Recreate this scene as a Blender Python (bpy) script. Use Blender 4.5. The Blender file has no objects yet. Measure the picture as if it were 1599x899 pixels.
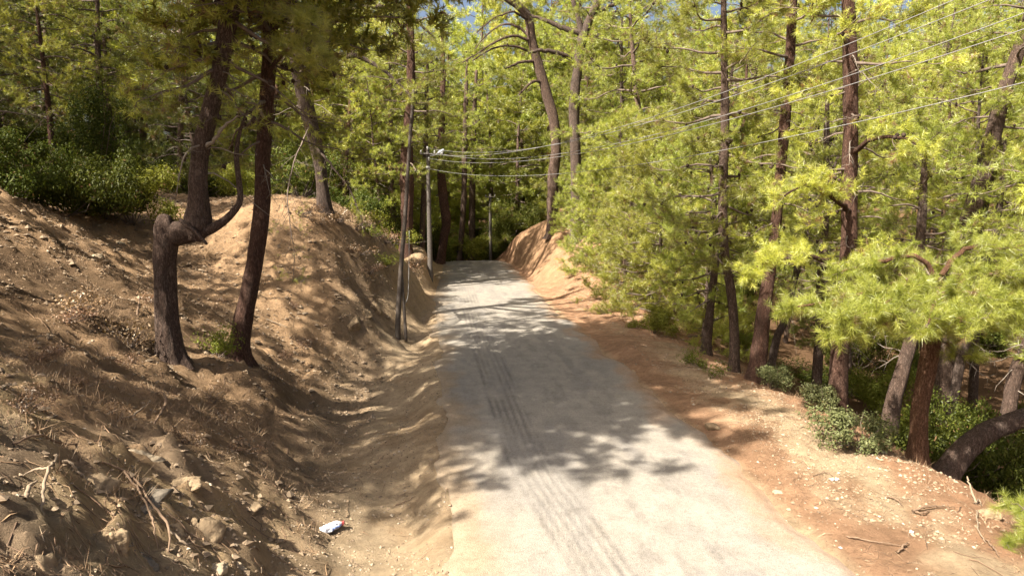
import bpy, math, random
import numpy as np
from mathutils import Vector

R = math.radians
random.seed(7)
rng = np.random.default_rng(7)
scene = bpy.context.scene
COL = scene.collection

# ------------------------------------------------------------------ camera
CAM = np.array([0.0, 0.0, 5.0])
PITCH, YAW, FPX = R(7.56), R(7.0), 1066.0
cam_d = bpy.data.cameras.new('camera')
cam_d.sensor_width = 36.0
cam_d.lens = FPX * 36.0 / 1599.0
cam_d.clip_start = 0.1
cam_d.clip_end = 2000
cam = bpy.data.objects.new('camera', cam_d)
cam.location = CAM
cam.rotation_euler = (R(90) - PITCH, 0, -YAW)
COL.objects.link(cam)
scene.camera = cam

# ------------------------------------------------------------------ light
SUN_EL = R(48)
TRAVEL = np.array([0.84, 0.54])          # where shadows fall on the ground
TRAVEL = TRAVEL / np.linalg.norm(TRAVEL)
sun_vec = np.array([TRAVEL[0] * math.cos(SUN_EL), TRAVEL[1] * math.cos(SUN_EL), -math.sin(SUN_EL)])
w = bpy.data.worlds.new('World')
scene.world = w
w.use_nodes = True
nt = w.node_tree
bg = nt.nodes['Background']
sky = nt.nodes.new('ShaderNodeTexSky')
sky.sky_type = 'NISHITA'
sky.sun_disc = False
sky.sun_elevation = SUN_EL
sky.sun_rotation = math.atan2(-TRAVEL[0], -TRAVEL[1])
sky.air_density = 0.8
sky.dust_density = 7.0
sky.ozone_density = 0.4
nt.links.new(sky.outputs[0], bg.inputs[0])
bg.inputs[1].default_value = 0.068
sl = bpy.data.lights.new('sun', 'SUN')
sl.energy = 5.0
sl.angle = R(0.53)
sl.color = (1.0, 0.93, 0.82)
sun = bpy.data.objects.new('sun', sl)
sun.rotation_euler = Vector(sun_vec).to_track_quat('-Z', 'Y').to_euler()
sun.location = (-30, -12, 40)
COL.objects.link(sun)
scene.view_settings.view_transform = 'Standard'
scene.view_settings.look = 'None'
scene.view_settings.exposure = 1.8
scene.view_settings.gamma = 1.0
scene.cycles.max_bounces = 8
scene.cycles.diffuse_bounces = 4
scene.cycles.glossy_bounces = 2
scene.cycles.transmission_bounces = 5
scene.cycles.transparent_max_bounces = 4

# ------------------------------------------------------------------ helpers
fwd = np.array([math.sin(YAW) * math.cos(PITCH), math.cos(YAW) * math.cos(PITCH), -math.sin(PITCH)])
rgt = np.array([math.cos(YAW), -math.sin(YAW), 0.0])
upv = np.cross(rgt, fwd)


def ray(px, py):
    return fwd + rgt * (px - 799.5) / FPX + upv * (449.5 - py) / FPX


def P(px, py, Y):
    """point at distance Y down the road that a sight line through (px, py) meets"""
    d = ray(px, py)
    return CAM + d * (Y / d[1])


def norm(v):
    return v / np.maximum(np.linalg.norm(v, axis=-1, keepdims=True), 1e-9)


def _hash(*c):
    h = np.zeros(c[0].shape, np.uint32)
    for k, a in zip((374761393, 668265263, 2147483647, 1274126177), c):
        h = (h ^ (a.astype(np.int64).astype(np.uint32) * np.uint32(k))) * np.uint32(2654435761)
        h ^= h >> np.uint32(15)
    h *= np.uint32(2246822519)
    h ^= h >> np.uint32(13)
    return h.astype(np.float64) / 4294967295.0


def vnoise(x, y, z=None, seed=0):
    x = np.asarray(x, float)
    y = np.asarray(y, float)
    xi, yi = np.floor(x), np.floor(y)
    fx, fy = x - xi, y - yi
    fx = fx * fx * fx * (fx * (fx * 6 - 15) + 10)
    fy = fy * fy * fy * (fy * (fy * 6 - 15) + 10)
    s = np.full(xi.shape, seed, float)

    def lay(zi):
        a = _hash(xi, yi, zi, s); b = _hash(xi + 1, yi, zi, s)
        c = _hash(xi, yi + 1, zi, s); d = _hash(xi + 1, yi + 1, zi, s)
        return (a * (1 - fx) + b * fx) * (1 - fy) + (c * (1 - fx) + d * fx) * fy
    if z is None:
        return lay(np.zeros_like(xi)) * 2 - 1
    z = np.asarray(z, float) + np.zeros_like(x)
    zi = np.floor(z)
    fz = z - zi
    fz = fz * fz * (3 - 2 * fz)
    return (lay(zi) * (1 - fz) + lay(zi + 1) * fz) * 2 - 1


def fbm(x, y, octv=4, seed=0, gain=0.5):
    t, a, f = 0, 1.0, 1.0
    for o in range(octv):
        t = t + a * vnoise(x * f + o * 17.3, y * f - o * 9.1, seed=seed + o)
        a *= gain
        f *= 2.03
    return t


def sstep(a, b, x):
    t = np.clip((x - a) / (b - a), 0, 1)
    return t * t * (3 - 2 * t)


def make_mesh(name, V, faces, attrs=None, smooth=True, mats=(), midx=None):
    """V (n,3); faces: list of int arrays (m,k)"""
    me = bpy.data.meshes.new(name)
    V = np.asarray(V, np.float32)
    faces = [np.asarray(f, np.int32) for f in faces if len(f)]
    nl = sum(f.size for f in faces)
    npoly = sum(len(f) for f in faces)
    me.vertices.add(len(V))
    me.vertices.foreach_set('co', V.ravel())
    me.loops.add(nl)
    me.loops.foreach_set('vertex_index', np.concatenate([f.ravel() for f in faces]))
    me.polygons.add(npoly)
    tot = np.concatenate([np.full(len(f), f.shape[1], np.int32) for f in faces])
    st = np.concatenate([[0], np.cumsum(tot)[:-1]]).astype(np.int32)
    me.polygons.foreach_set('loop_start', st)
    me.polygons.foreach_set('loop_total', tot)
    if smooth is True:
        me.polygons.foreach_set('use_smooth', np.ones(npoly, bool))
    elif smooth is not False:
        me.polygons.foreach_set('use_smooth', np.asarray(smooth, bool))
    for m in mats:
        me.materials.append(m)
    if midx is not None:
        me.polygons.foreach_set('material_index', np.asarray(midx, np.int32))
    for k, a in (attrs or {}).items():
        a = np.asarray(a, np.float32)
        if a.ndim == 2:
            at = me.attributes.new(k, 'FLOAT_COLOR', 'POINT')
            if a.shape[1] == 3:
                a = np.concatenate([a, np.ones((len(a), 1), np.float32)], 1)
            at.data.foreach_set('color', a.ravel())
        else:
            at = me.attributes.new(k, 'FLOAT', 'POINT')
            at.data.foreach_set('value', a)
    me.update(calc_edges=True)
    return me


def obj(name, me, parent=None, label=None, cat=None, group=None, kind=None, loc=None):
    o = bpy.data.objects.new(name, me)
    COL.objects.link(o)
    if parent is not None:
        o.parent = parent
    if loc is not None:
        o.location = tuple(float(v) for v in loc)
    if label:
        o['label'] = label
    if cat:
        o['category'] = cat
    if group:
        o['group'] = group
    if kind:
        o['kind'] = kind
    return o


class Geo:
    """collects vertices and faces, with a float attribute 'tone' and a material index"""
    def __init__(self):
        self.V, self.F, self.M, self.T, self.S, self.n = [], [], [], [], [], 0

    def add(self, V, F, m=0, tone=0.5, smooth=True):
        V = np.asarray(V, np.float32).reshape(-1, 3)
        F = np.asarray(F, np.int64)
        if not len(F):
            return
        self.V.append(V)
        self.F.append(F + self.n)
        self.M.append(np.full(len(F), m))
        self.S.append(np.full(len(F), smooth))
        self.T.append(np.broadcast_to(np.asarray(tone, np.float32), (len(V),)).copy())
        self.n += len(V)

    def trunk(self, V, q, t, m=0):
        n0 = self.n
        self.add(V, q, m)
        self.F.append(np.asarray(t) + n0); self.M.append(np.full(len(t), m)); self.S.append(np.full(len(t), True))

    def mesh(self, name, mats):
        order = sorted(range(len(self.F)), key=lambda i: self.F[i].shape[1])
        byk = {}
        for i in order:
            byk.setdefault(self.F[i].shape[1], []).append(i)
        faces, mi, sm = [], [], []
        for k, ids in byk.items():
            faces.append(np.concatenate([self.F[i] for i in ids]))
            mi += [self.M[i] for i in ids]
            sm += [self.S[i] for i in ids]
        return make_mesh(name, np.concatenate(self.V), faces, {'tone': np.concatenate(self.T)},
                         np.concatenate(sm), mats, np.concatenate(mi))


def catmull(pts, n):
    """smooth curve through the rows of pts (any width), n samples"""
    pts = np.asarray(pts, float)
    p = np.concatenate([[2 * pts[0] - pts[1]], pts, [2 * pts[-1] - pts[-2]]])
    seg = np.linalg.norm(np.diff(pts[:, :3], axis=0), axis=1)
    cum = np.concatenate([[0], np.cumsum(seg)])
    s = np.linspace(0, cum[-1], n)
    i = np.clip(np.searchsorted(cum, s, side='right') - 1, 0, len(seg) - 1)
    t = ((s - cum[i]) / np.maximum(seg[i], 1e-9))[:, None]
    a, b, c, d = p[i], p[i + 1], p[i + 2], p[i + 3]
    return 0.5 * (2 * b + (c - a) * t + (2 * a - 5 * b + 4 * c - d) * t ** 2 + (3 * b - a - 3 * c + d) * t ** 3)


def tubes(paths, radii, sides):
    """B paths of M points each -> V, F (quads, open tip closed by small radius)"""
    paths = np.asarray(paths, float)
    B, M, _ = paths.shape
    T = norm(np.gradient(paths, axis=1))
    mean = norm(paths[:, -1] - paths[:, 0])
    ref = np.where(np.abs(mean[:, 2:3]) < 0.8, np.array([[0, 0, 1.0]]), np.array([[1.0, 0, 0]]))[:, None, :]
    N = norm(np.cross(T, np.broadcast_to(ref, T.shape)))
    Bn = np.cross(T, N)
    a = np.arange(sides) * 2 * math.pi / sides
    ring = N[:, :, None, :] * np.cos(a)[None, None, :, None] + Bn[:, :, None, :] * np.sin(a)[None, None, :, None]
    V = paths[:, :, None, :] + ring * np.asarray(radii)[:, :, None, None]
    idx = np.arange(B * M * sides).reshape(B, M, sides)
    q = np.stack([idx[:, :-1], np.roll(idx, -1, 2)[:, :-1], np.roll(idx, -1, 2)[:, 1:], idx[:, 1:]], -1)
    return V.reshape(-1, 3), q.reshape(-1, 4)


def trunk_geo(path, rad, sides=18, rough=0.10, seed=0, flare=0.0):
    """one trunk with bark plates pushed in and out; path (M,3), rad (M,)"""
    path = np.asarray(path, float)
    M = len(path)
    T = norm(np.gradient(path, axis=0))
    ref = np.array([0.13, 1.0, 0.0])
    N = np.zeros_like(path)
    n = np.cross(T[0], ref)
    for i in range(M):
        n = n - T[i] * np.dot(n, T[i])
        n = n / max(np.linalg.norm(n), 1e-6)
        N[i] = n
    Bn = np.cross(T, N)
    a = np.arange(sides) * 2 * math.pi / sides
    s = np.concatenate([[0], np.cumsum(np.linalg.norm(np.diff(path, axis=0), axis=1))])
    A, S = np.meshgrid(a, s)
    ca, sa = np.cos(A), np.sin(A)
    d = vnoise(ca * 1.8 + 5, sa * 1.8, S * 0.9, seed) * 0.7 + vnoise(ca * 4 + seed, sa * 4, S * 1.7, seed + 1) * 0.5 \
        - 0.75 * (1 - np.abs(vnoise(ca * 5.5, sa * 5.5 + 9, S * 1.5, seed + 2))) ** 4 + 0.3 * vnoise(ca * 8, sa * 8 + 3, S * 6.0, seed + 3)
    r = np.asarray(rad)[:, None] * (1 + rough * d)
    if flare:
        r = r * (1 + 1.5 * flare * np.exp(-S / 0.34) * (0.7 + 0.6 * np.cos(A * 4 + seed) ** 2))
    V = path[:, None, :] + (N[:, None, :] * ca[..., None] + Bn[:, None, :] * sa[..., None]) * r[..., None]
    idx = np.arange(M * sides).reshape(M, sides)
    q = np.stack([idx[:-1], np.roll(idx, -1, 1)[:-1], np.roll(idx, -1, 1)[1:], idx[1:]], -1).reshape(-1, 4)
    V = np.concatenate([V.reshape(-1, 3), path[-1:] + T[-1:] * rad[-1] * 0.4])
    tip = np.stack([idx[-1], np.roll(idx[-1], -1), np.full(sides, M * sides)], -1)
    return V, q, tip


# ------------------------------------------------------------------ materials
def mat(name):
    m = bpy.data.materials.new(name)
    m.use_nodes = True
    n = m.node_tree
    b = n.nodes['Principled BSDF']
    return m, n, b


def node(n, t, **kw):
    x = n.nodes.new(t)
    for k, v in kw.items():
        if k in x.inputs.keys():
            x.inputs[k].default_value = v
        else:
            setattr(x, k, v)
    return x


def ramp(n, stops):
    r = n.nodes.new('ShaderNodeValToRGB')
    e = r.color_ramp.elements
    while len(e) < len(stops):
        e.new(0.5)
    for i, (p, c) in enumerate(stops):
        e[i].position = p
        e[i].color = (*c, 1)
    return r


def needle_mat(name, cols, trans=0.5, brown=(0.20, 0.12, 0.055), gloss=0.05):
    m, n, b = mat(name)
    out = n.nodes['Material Output']
    n.nodes.remove(b)
    at = node(n, 'ShaderNodeAttribute', attribute_name='tone')
    oi = node(n, 'ShaderNodeObjectInfo')
    r = ramp(n, [(0.0, cols[0]), (0.45, cols[1]), (0.88, cols[2]), (0.93, brown)])
    n.links.new(at.outputs['Fac'], r.inputs[0])
    hsv = node(n, 'ShaderNodeHueSaturation')
    mr = node(n, 'ShaderNodeMapRange')
    mr.inputs[3].default_value = 0.66
    mr.inputs[4].default_value = 1.24
    n.links.new(oi.outputs['Random'], mr.inputs[0])
    n.links.new(mr.outputs[0], hsv.inputs['Value'])
    mr2 = node(n, 'ShaderNodeMapRange')
    mr2.inputs[3].default_value = 0.488
    mr2.inputs[4].default_value = 0.512
    mu = node(n, 'ShaderNodeMath', operation='FRACT')
    mm = node(n, 'ShaderNodeMath', operation='MULTIPLY')
    mm.inputs[1].default_value = 7.31
    n.links.new(oi.outputs['Random'], mm.inputs[0])
    n.links.new(mm.outputs[0], mu.inputs[0])
    n.links.new(mu.outputs[0], mr2.inputs[0])
    n.links.new(mr2.outputs[0], hsv.inputs['Hue'])
    n.links.new(r.outputs[0], hsv.inputs['Color'])
    d = node(n, 'ShaderNodeBsdfDiffuse')
    t = node(n, 'ShaderNodeBsdfTranslucent')
    g = node(n, 'ShaderNodeBsdfGlossy', Roughness=0.42)
    g.inputs[0].default_value = (0.9, 0.9, 0.8, 1)
    tint = node(n, 'ShaderNodeMixRGB', blend_type='MULTIPLY')
    tint.inputs[0].default_value = 1
    tint.inputs[2].default_value = (1.15, 1.12, 0.6, 1)
    n.links.new(hsv.outputs[0], d.inputs[0])
    n.links.new(hsv.outputs[0], tint.inputs[1])
    n.links.new(tint.outputs[0], t.inputs[0])
    mx = node(n, 'ShaderNodeMixShader')
    mx.inputs[0].default_value = trans
    n.links.new(d.outputs[0], mx.inputs[1])
    n.links.new(t.outputs[0], mx.inputs[2])
    mg = node(n, 'ShaderNodeMixShader')
    mg.inputs[0].default_value = gloss
    n.links.new(mx.outputs[0], mg.inputs[1])
    n.links.new(g.outputs[0], mg.inputs[2])
    n.links.new(mg.outputs[0], out.inputs[0])
    return m


def bark_mat(name, dark, mid, warm, scale=1.0):
    m, n, b = mat(name)
    tc = node(n, 'ShaderNodeTexCoord')
    mp = node(n, 'ShaderNodeMapping')
    mp.inputs['Scale'].default_value = (1, 1, 0.26)
    n.links.new(tc.outputs['Object'], mp.inputs[0])
    vo = node(n, 'ShaderNodeTexVoronoi', feature='DISTANCE_TO_EDGE', Scale=17.0 * scale)
    n1 = node(n, 'ShaderNodeTexNoise', Scale=3.0, Detail=8.0, Roughness=0.7)
    n2 = node(n, 'ShaderNodeTexNoise', Scale=26.0 * scale, Detail=6.0, Roughness=0.7)
    dist = node(n, 'ShaderNodeVectorMath', operation='ADD')
    sc = node(n, 'ShaderNodeVectorMath', operation='SCALE')
    sc.inputs['Scale'].default_value = 0.22
    n.links.new(mp.outputs[0], n2.inputs[0])
    n.links.new(n2.outputs['Color'], sc.inputs[0])
    n.links.new(mp.outputs[0], dist.inputs[0])
    n.links.new(sc.outputs[0], dist.inputs[1])
    n.links.new(dist.outputs[0], vo.inputs['Vector'])
    n.links.new(mp.outputs[0], n1.inputs[0])
    r1 = ramp(n, [(0.25, mid), (0.52, warm), (0.75, mid)])
    n.links.new(n1.outputs[0], r1.inputs[0])
    cr = ramp(n, [(0.0, dark), (0.10, (.62, .60, .58)), (0.34, (1.1, 1.1, 1.1))])
    n.links.new(vo.outputs['Distance'], cr.inputs[0])
    mul = node(n, 'ShaderNodeMixRGB', blend_type='MULTIPLY')
    mul.inputs[0].default_value = 1.0
    n.links.new(r1.outputs[0], mul.inputs[1])
    n.links.new(cr.outputs[0], mul.inputs[2])
    r2 = ramp(n, [(0.3, (0.55, 0.55, 0.55)), (0.7, (1.35, 1.35, 1.35))])
    n.links.new(n2.outputs[0], r2.inputs[0])
    mul2 = node(n, 'ShaderNodeMixRGB', blend_type='MULTIPLY')
    mul2.inputs[0].default_value = 1.0
    n.links.new(mul.outputs[0], mul2.inputs[1])
    n.links.new(r2.outputs[0], mul2.inputs[2])
    n.links.new(mul2.outputs[0], b.inputs['Base Color'])
    b.inputs['Roughness'].default_value = 0.95
    b.inputs['Specular IOR Level'].default_value = 0.15
    ad = node(n, 'ShaderNodeMath', operation='ADD')
    n.links.new(vo.outputs['Distance'], ad.inputs[0])
    n.links.new(n2.outputs[0], ad.inputs[1])
    bp = node(n, 'ShaderNodeBump', Strength=1.0, Distance=0.06)
    n.links.new(ad.outputs[0], bp.inputs['Height'])
    n.links.new(bp.outputs[0], b.inputs['Normal'])
    return m


def simple(name, col, rough=0.8, var=0.25, scale=8.0, spec=0.2, bump=0.0):
    m, n, b = mat(name)
    tc = node(n, 'ShaderNodeTexCoord')
    no = node(n, 'ShaderNodeTexNoise', Scale=scale, Detail=6.0, Roughness=0.65)
    n.links.new(tc.outputs['Object'], no.inputs[0])
    lo = tuple(c * (1 - var) for c in col)
    hi = tuple(min(1, c * (1 + var)) for c in col)
    r = ramp(n, [(0.3, lo), (0.7, hi)])
    n.links.new(no.outputs[0], r.inputs[0])
    n.links.new(r.outputs[0], b.inputs['Base Color'])
    b.inputs['Roughness'].default_value = rough
    b.inputs['Specular IOR Level'].default_value = spec
    if bump:
        bp = node(n, 'ShaderNodeBump', Strength=0.7, Distance=bump)
        n.links.new(no.outputs[0], bp.inputs['Height'])
        n.links.new(bp.outputs[0], b.inputs['Normal'])
    return m


M_needle = needle_mat('needles', [(0.165, 0.195, 0.030), (0.375, 0.405, 0.065), (0.530, 0.525, 0.135)])
M_needle_shade = needle_mat('needles_shade', [(0.085, 0.108, 0.020), (0.150, 0.170, 0.034), (0.225, 0.225, 0.055)])  # darker copy of the needles, shade put into their colour
M_leaf = needle_mat('broad_leaves', [(0.036, 0.050, 0.009), (0.072, 0.090, 0.014), (0.125, 0.138, 0.026)], trans=0.35, gloss=0.012)  # leaf green, darkened for shrubs meant to stand in shade
M_leaf_pale = needle_mat('pale_leaves', [(0.07, 0.08, 0.030), (0.12, 0.13, 0.050), (0.18, 0.185, 0.08)], trans=0.25, gloss=0.012)
M_dead = needle_mat('dead_needles', [(0.14, 0.085, 0.045), (0.22, 0.13, 0.07), (0.30, 0.19, 0.11)], trans=0.2)
M_twig = simple('twig_bark', (0.13, 0.10, 0.08), 0.9, 0.35, 6.0, 0.1)
M_deadtwig = simple('dead_twig', (0.19, 0.16, 0.13), 0.9, 0.3, 6.0, 0.1)
M_cone = simple('pine_cone', (0.045, 0.03, 0.022), 0.85, 0.3, 40.0, 0.2)
M_bark = bark_mat('pine_bark', (0.28, 0.26, 0.25), (0.150, 0.118, 0.098), (0.185, 0.125, 0.095))
M_bark_orange = bark_mat('orange_pine_bark', (0.35, 0.28, 0.24), (0.19, 0.105, 0.065), (0.27, 0.15, 0.09))  # orange bark, brightened as if sunlit
M_bark_red = bark_mat('red_pine_bark', (0.30, 0.24, 0.22), (0.110, 0.074, 0.057), (0.160, 0.090, 0.064))
M_bark_grey = bark_mat('grey_pine_bark', (0.35, 0.32, 0.30), (0.125, 0.102, 0.088), (0.165, 0.122, 0.098))

# ------------------------------------------------------------------ terrain
def road_left(Y):
    return 0.3 + 0.75 * sstep(30, 52, Y) - 0.020 * np.maximum(Y - 52, 0) ** 2.0


def road_right(Y):
    return 5.65 + 0.55 * sstep(34, 52, Y) - 0.024 * np.maximum(Y - 54, 0) ** 2.0


def road_z(Y):
    return -0.012 * np.maximum(Y - 50.5, 0) ** 1.7


_cp = []
for a in [  # left bank near the camera
    (450, 899, 8.3), (300, 899, 7.0), (150, 899, 6.1), (0, 899, 5.4), (0, 760, 6.5), (150, 760, 7.4), (300, 760, 8.8),
    (400, 760, 10.3), (0, 640, 8.4), (150, 640, 9.8), (300, 640, 11.8), (0, 560, 10.4), (150, 580, 11.8), (420, 620, 15.0),
    (0, 500, 12.3), (150, 500, 14.2), (265, 562, 15), (375, 552, 16.5), (0, 420, 15.5), (120, 440, 17), (0, 300, 20),
    (100, 345, 22), (200, 420, 20.5), (330, 410, 24), (250, 318, 30), (430, 500, 20.6), (230, 355, 25.5),
    # mound between gully and road
    (340, 318, 30), (430, 311, 27), (520, 332, 27), (600, 372, 29.5), (650, 398, 37), (430, 400, 23.8), (520, 420, 23.8),
    (590, 495, 23.2), (500, 520, 20.9), (610, 440, 27.5), (340, 335, 28.5), (640, 425, 34),
    (570, 352, 29), (600, 362, 33), (660, 388, 41), (570, 410, 26.5), (625, 405, 31.5), (480, 318, 28), (550, 335, 31)]:
    _cp.append(P(*a))
_cp += [np.array(p, float) for p in [
    # ditch
    (-1.0, 3, -.1), (-1.2, 6, -.1), (-1.6, 10, -.25), (-2.2, 13.5, -.4), (-2.7, 17, -.5), (-2.0, 21, -.45), (-1.35, 24, -.3),
    (-.8, 29, -.1), (-.6, 36, 0), (-.2, 44, .05),
    # verge, road
    (-.2, 3, 0), (-.2, 8, 0), (-.2, 14, -.03), (-.2, 20, -.03), (-.1, 26, 0), (.3, 33, 0), (.6, 42, 0),
    (3, 0, 0), (3, 8, 0), (3, 16, 0), (3, 24, 0), (3, 32, 0), (3.5, 40, 0), (3.7, 48, 0), (3.7, 54, -.2),
    (6, 2, 0), (6, 9, 0), (6, 17, 0), (6, 25, 0), (6.1, 33, 0), (6.2, 38, 0),
    # left beyond
    (-1.2, 44, .8), (-3, 46, 2.2), (-6, 42, 3.0), (-2, 38, 1.6), (-6, 34, 4.4), (-12, 42, 4.6), (-1.5, 52, .6), (-5, 54, 1.0), (-12, 56, 2.5),
    (-16, 22, 6.3), (-16, 30, 6.0), (-25, 20, 8.5), (-25, 38, 9), (-40, 30, 14), (-22, 4, 7), (-10, 2, 4.5), (-6, -2, 2.6), (-3.2, 1, 1.6),
    (-60, 40, 20), (-60, 0, 18), (-20, 60, 5), (-30, 85, 9), (-4, 64, -1.5), (-8, 72, -1.5),
    # right shoulder and ravine
    (7.5, 4, -.04), (7.5, 10, -.05), (7.5, 17, -.05), (7.5, 24, 0), (7.6, 31, .05), (9.3, 5, -.15), (9.5, 11, -.15), (9.4, 16, -.12),
    (9.1, 21, -.1), (9.2, 26, 0), (9.4, 32, .25), (11.5, 6, -1.5), (11.5, 12, -1.4), (11.5, 18, -1.3), (11.5, 25, -1.0), (12, 32, -.4),
    (15, 10, -3.2), (15, 20, -3.0), (15, 30, -2.2), (22, 12, -4.6), (22, 25, -4.2), (24, 38, -2.0), (35, 20, -4.0), (35, 40, 0), (50, 30, 1.5),
    (70, 30, 7), (50, 60, 6), (60, 5, 3),
    # cut bank right of the road
    (6.5, 38, .15), (6.7, 43, .3), (7.0, 48, .5), (7.6, 39, 1.3), (8.0, 43, 2.7), (8.3, 48, 3.4), (8.9, 45, 3.5), (11, 44, 3.2), (9.6, 39, 1.8), (9.4, 36, .9),
    (10, 52, 3.6), (14, 52, 3.0), (18, 46, .6), (8.2, 55, 2.6),
    # beyond the bend
    (4, 62, -1.6), (10, 64, .2), (0, 80, -1), (20, 80, 2), (0, 110, 4), (-40, 110, 12), (40, 110, 9), (90, 90, 14), (0, 160, 8), (-80, 90, 20)]]
_cp = np.array(_cp)


def _U(r2):
    return 0.5 * r2 * np.log(np.maximum(r2, 1e-12))


_q = _cp[:, :2] / 10.0
_K = _U(((_q[:, None] - _q[None]) ** 2).sum(-1)) + np.eye(len(_q)) * 0.006
_Pm = np.concatenate([np.ones((len(_q), 1)), _q], 1)
_A = np.block([[_K, _Pm], [_Pm.T, np.zeros((3, 3))]])
_w = np.linalg.solve(_A, np.concatenate([_cp[:, 2], np.zeros(3)]))


def tps(x, y):
    out = np.empty(x.shape)
    for i in range(x.shape[0]):
        d2 = ((x[i][:, None] / 10 - _q[None, :, 0]) ** 2 + (y[i][:, None] / 10 - _q[None, :, 1]) ** 2)
        out[i] = _U(d2) @ _w[:-3] + _w[-3] + _w[-2] * x[i] / 10 + _w[-1] * y[i] / 10
    return out


def axis(lo, a, b, hi, d, g):
    core = list(np.arange(a, b, d))
    s, v, up_ = d, b, []
    while v < hi:
        up_.append(v); s *= g; v += s
    s, v, dn = d, a - d, []
    while v > lo:
        dn.append(v); s *= g; v -= s
    return np.array([lo] + dn[::-1] + core + up_ + [hi])


GX = axis(-260, -11.5, 11.5, 300, 0.092, 1.12)
GY = np.concatenate([axis(-120, 4.5, 30, 30.01, 0.105, 1.12)[:-2], axis(29.99, 30, 54, 420, 0.2, 1.12)[1:]])
X, Y = np.meshgrid(GX, GY)
H = tps(X, Y)
H = np.clip(H, -8, 26)
xl, xr = road_left(Y), road_right(Y)
d_road = np.maximum(np.maximum(xl - X, X - xr), 0)       # metres from the road edge
d_road = np.where((Y > 75), 30, d_road)
on = 1 - sstep(0.0, 0.9, d_road)
H = H * (1 - on) + road_z(Y) * on
rough = sstep(0.05, 2.2, d_road)
left = sstep(0.3, -1.5, X)
slope = np.hypot(*np.gradient(H, GY, GX))
steep = sstep(0.25, 0.8, slope)
flat_r = sstep(5.0, 6.0, X) * (1 - sstep(9.0, 10.5, X)) * (1 - sstep(33, 37, Y))    # right shoulder
amp = rough * (1 - 0.75 * flat_r)
N1 = fbm(X / 2.6, Y / 2.6, 3, 11)
N2 = fbm(X / 0.75, Y / 0.75, 3, 21)
N3 = fbm(X / 0.22, Y / 0.22, 3, 31)
gul = 1 - np.abs(fbm(X / 1.1 + 0.25 * N1, Y / 1.1, 3, 41))       # erosion channels
near_rock = sstep(-1.7, -2.6, X) * (1 - sstep(9.0, 11.5, Y))
H0 = H.copy()
hillm = sstep(-1.6, -2.8, X) * (1 - sstep(40, 50, Y))
H = H + amp * (0.12 * N1 * left + 0.035 * N2 + 0.024 * N3 + steep * (0.11 * (gul - 0.7) + 0.05 * N2 + 0.03 * N3) + hillm * (0.045 * np.abs(N3) + 0.06 * np.abs(N2) - 0.07 * np.abs(fbm(X / .55 + .4 * N2, Y / .55, 3, 43)) + 0.04 * np.abs(fbm(X / .3, Y / .3, 2, 47))))
terr = fbm(X / 0.9 + 2.0 * (H0 / 0.5), Y / 1.6, 3, 61)
H = H + near_rock * (0.13 * np.abs(terr) + 0.05 * fbm(X / .16, Y / .16, 3, 71))
H = H + flat_r * (0.022 * N2 + 0.018 * N3 + 0.05 * np.maximum(N1, 0) * sstep(6.6, 7.6, X))
H = H - 0.03 * on * (d_road < 0.02) - 0.02 * on


def hz(x, y):
    """ground height under a point"""
    x = np.asarray(x, float); y = np.asarray(y, float)
    i = np.clip(np.searchsorted(GX, x) - 1, 0, len(GX) - 2)
    j = np.clip(np.searchsorted(GY, y) - 1, 0, len(GY) - 2)
    u = (x - GX[i]) / (GX[i + 1] - GX[i]); v = (y - GY[j]) / (GY[j + 1] - GY[j])
    return (H[j, i] * (1 - u) + H[j, i + 1] * u) * (1 - v) + (H[j + 1, i] * (1 - u) + H[j + 1, i + 1] * u) * v


def G(px, py, y0=4.0, y1=75.0):
    """where the sight line through a photograph point meets the ground"""
    d = ray(px, py)
    ys = np.arange(y0, y1, 0.03)
    p = CAM + d * (ys / d[1])[:, None]
    below = p[:, 2] < hz(p[:, 0], p[:, 1])
    k = int(np.argmax(below)) if below.any() else len(ys) - 1
    q = p[k]
    return np.array([q[0], q[1], float(hz(q[0], q[1]))])


# ground colour: dust, red clay, needle litter, weathered rock, darker ditch; near bank lightened as if sunlit
c_tan = np.array([.365, .262, .160]); c_red = np.array([.33, .185, .108]); c_lit = np.array([.115, .076, .046])
c_mound = np.array([.355, .232, .132]); c_rock = np.array([.23, .195, .145]); c_ochre = np.array([.37, .265, .145])


def mixc(c, d, m):
    return c * (1 - m[..., None]) + d * m[..., None]


nA = fbm(X / 3.1, Y / 3.1, 4, 81); nB = fbm(X / 0.8, Y / 0.8, 4, 91); nC = fbm(X / 0.2, Y / 0.2, 2, 95)
C = np.ones(X.shape + (3,)) * c_tan
hill = sstep(-2.0, -3.5, X)
C = mixc(C, c_mound, hill)
forest = np.maximum(sstep(0.6, 1.0, np.maximum(sstep(26, 36, Y) * (X < -6), 0)), 0)
litter = np.clip(hill * sstep(-0.35, 0.45, nA + 0.5 * nB - 0.02 - 0.75 * steep) * 0.85, 0, 1)
upper = sstep(-2.2, -4.2, X) * sstep(19.5, 16.5, Y) * (1 - .85 * near_rock * sstep(9.5, 7.5, Y))
litter = np.maximum(litter, upper * sstep(-0.7, 0.3, nA + 0.4 * nB - .2))
C = mixc(C, c_lit, litter * 0.88)
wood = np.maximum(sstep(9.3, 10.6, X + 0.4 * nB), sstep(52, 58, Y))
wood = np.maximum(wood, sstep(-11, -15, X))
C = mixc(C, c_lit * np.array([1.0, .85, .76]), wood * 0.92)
red = sstep(5.4, 6.0, X) * (1 - sstep(10.0, 11.5, X)) * sstep(-0.25, 0.35, nA + 0.35 * nB + 1.1 * sstep(12, 24, Y) - .35)
edge_red = sstep(5.5, 5.9, X) * (1 - sstep(6.5, 7.6, X + 0.5 * nB))
rim_red = sstep(7.9, 8.7, X + 0.4 * nB) * (1 - sstep(10.3, 11.5, X))
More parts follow.
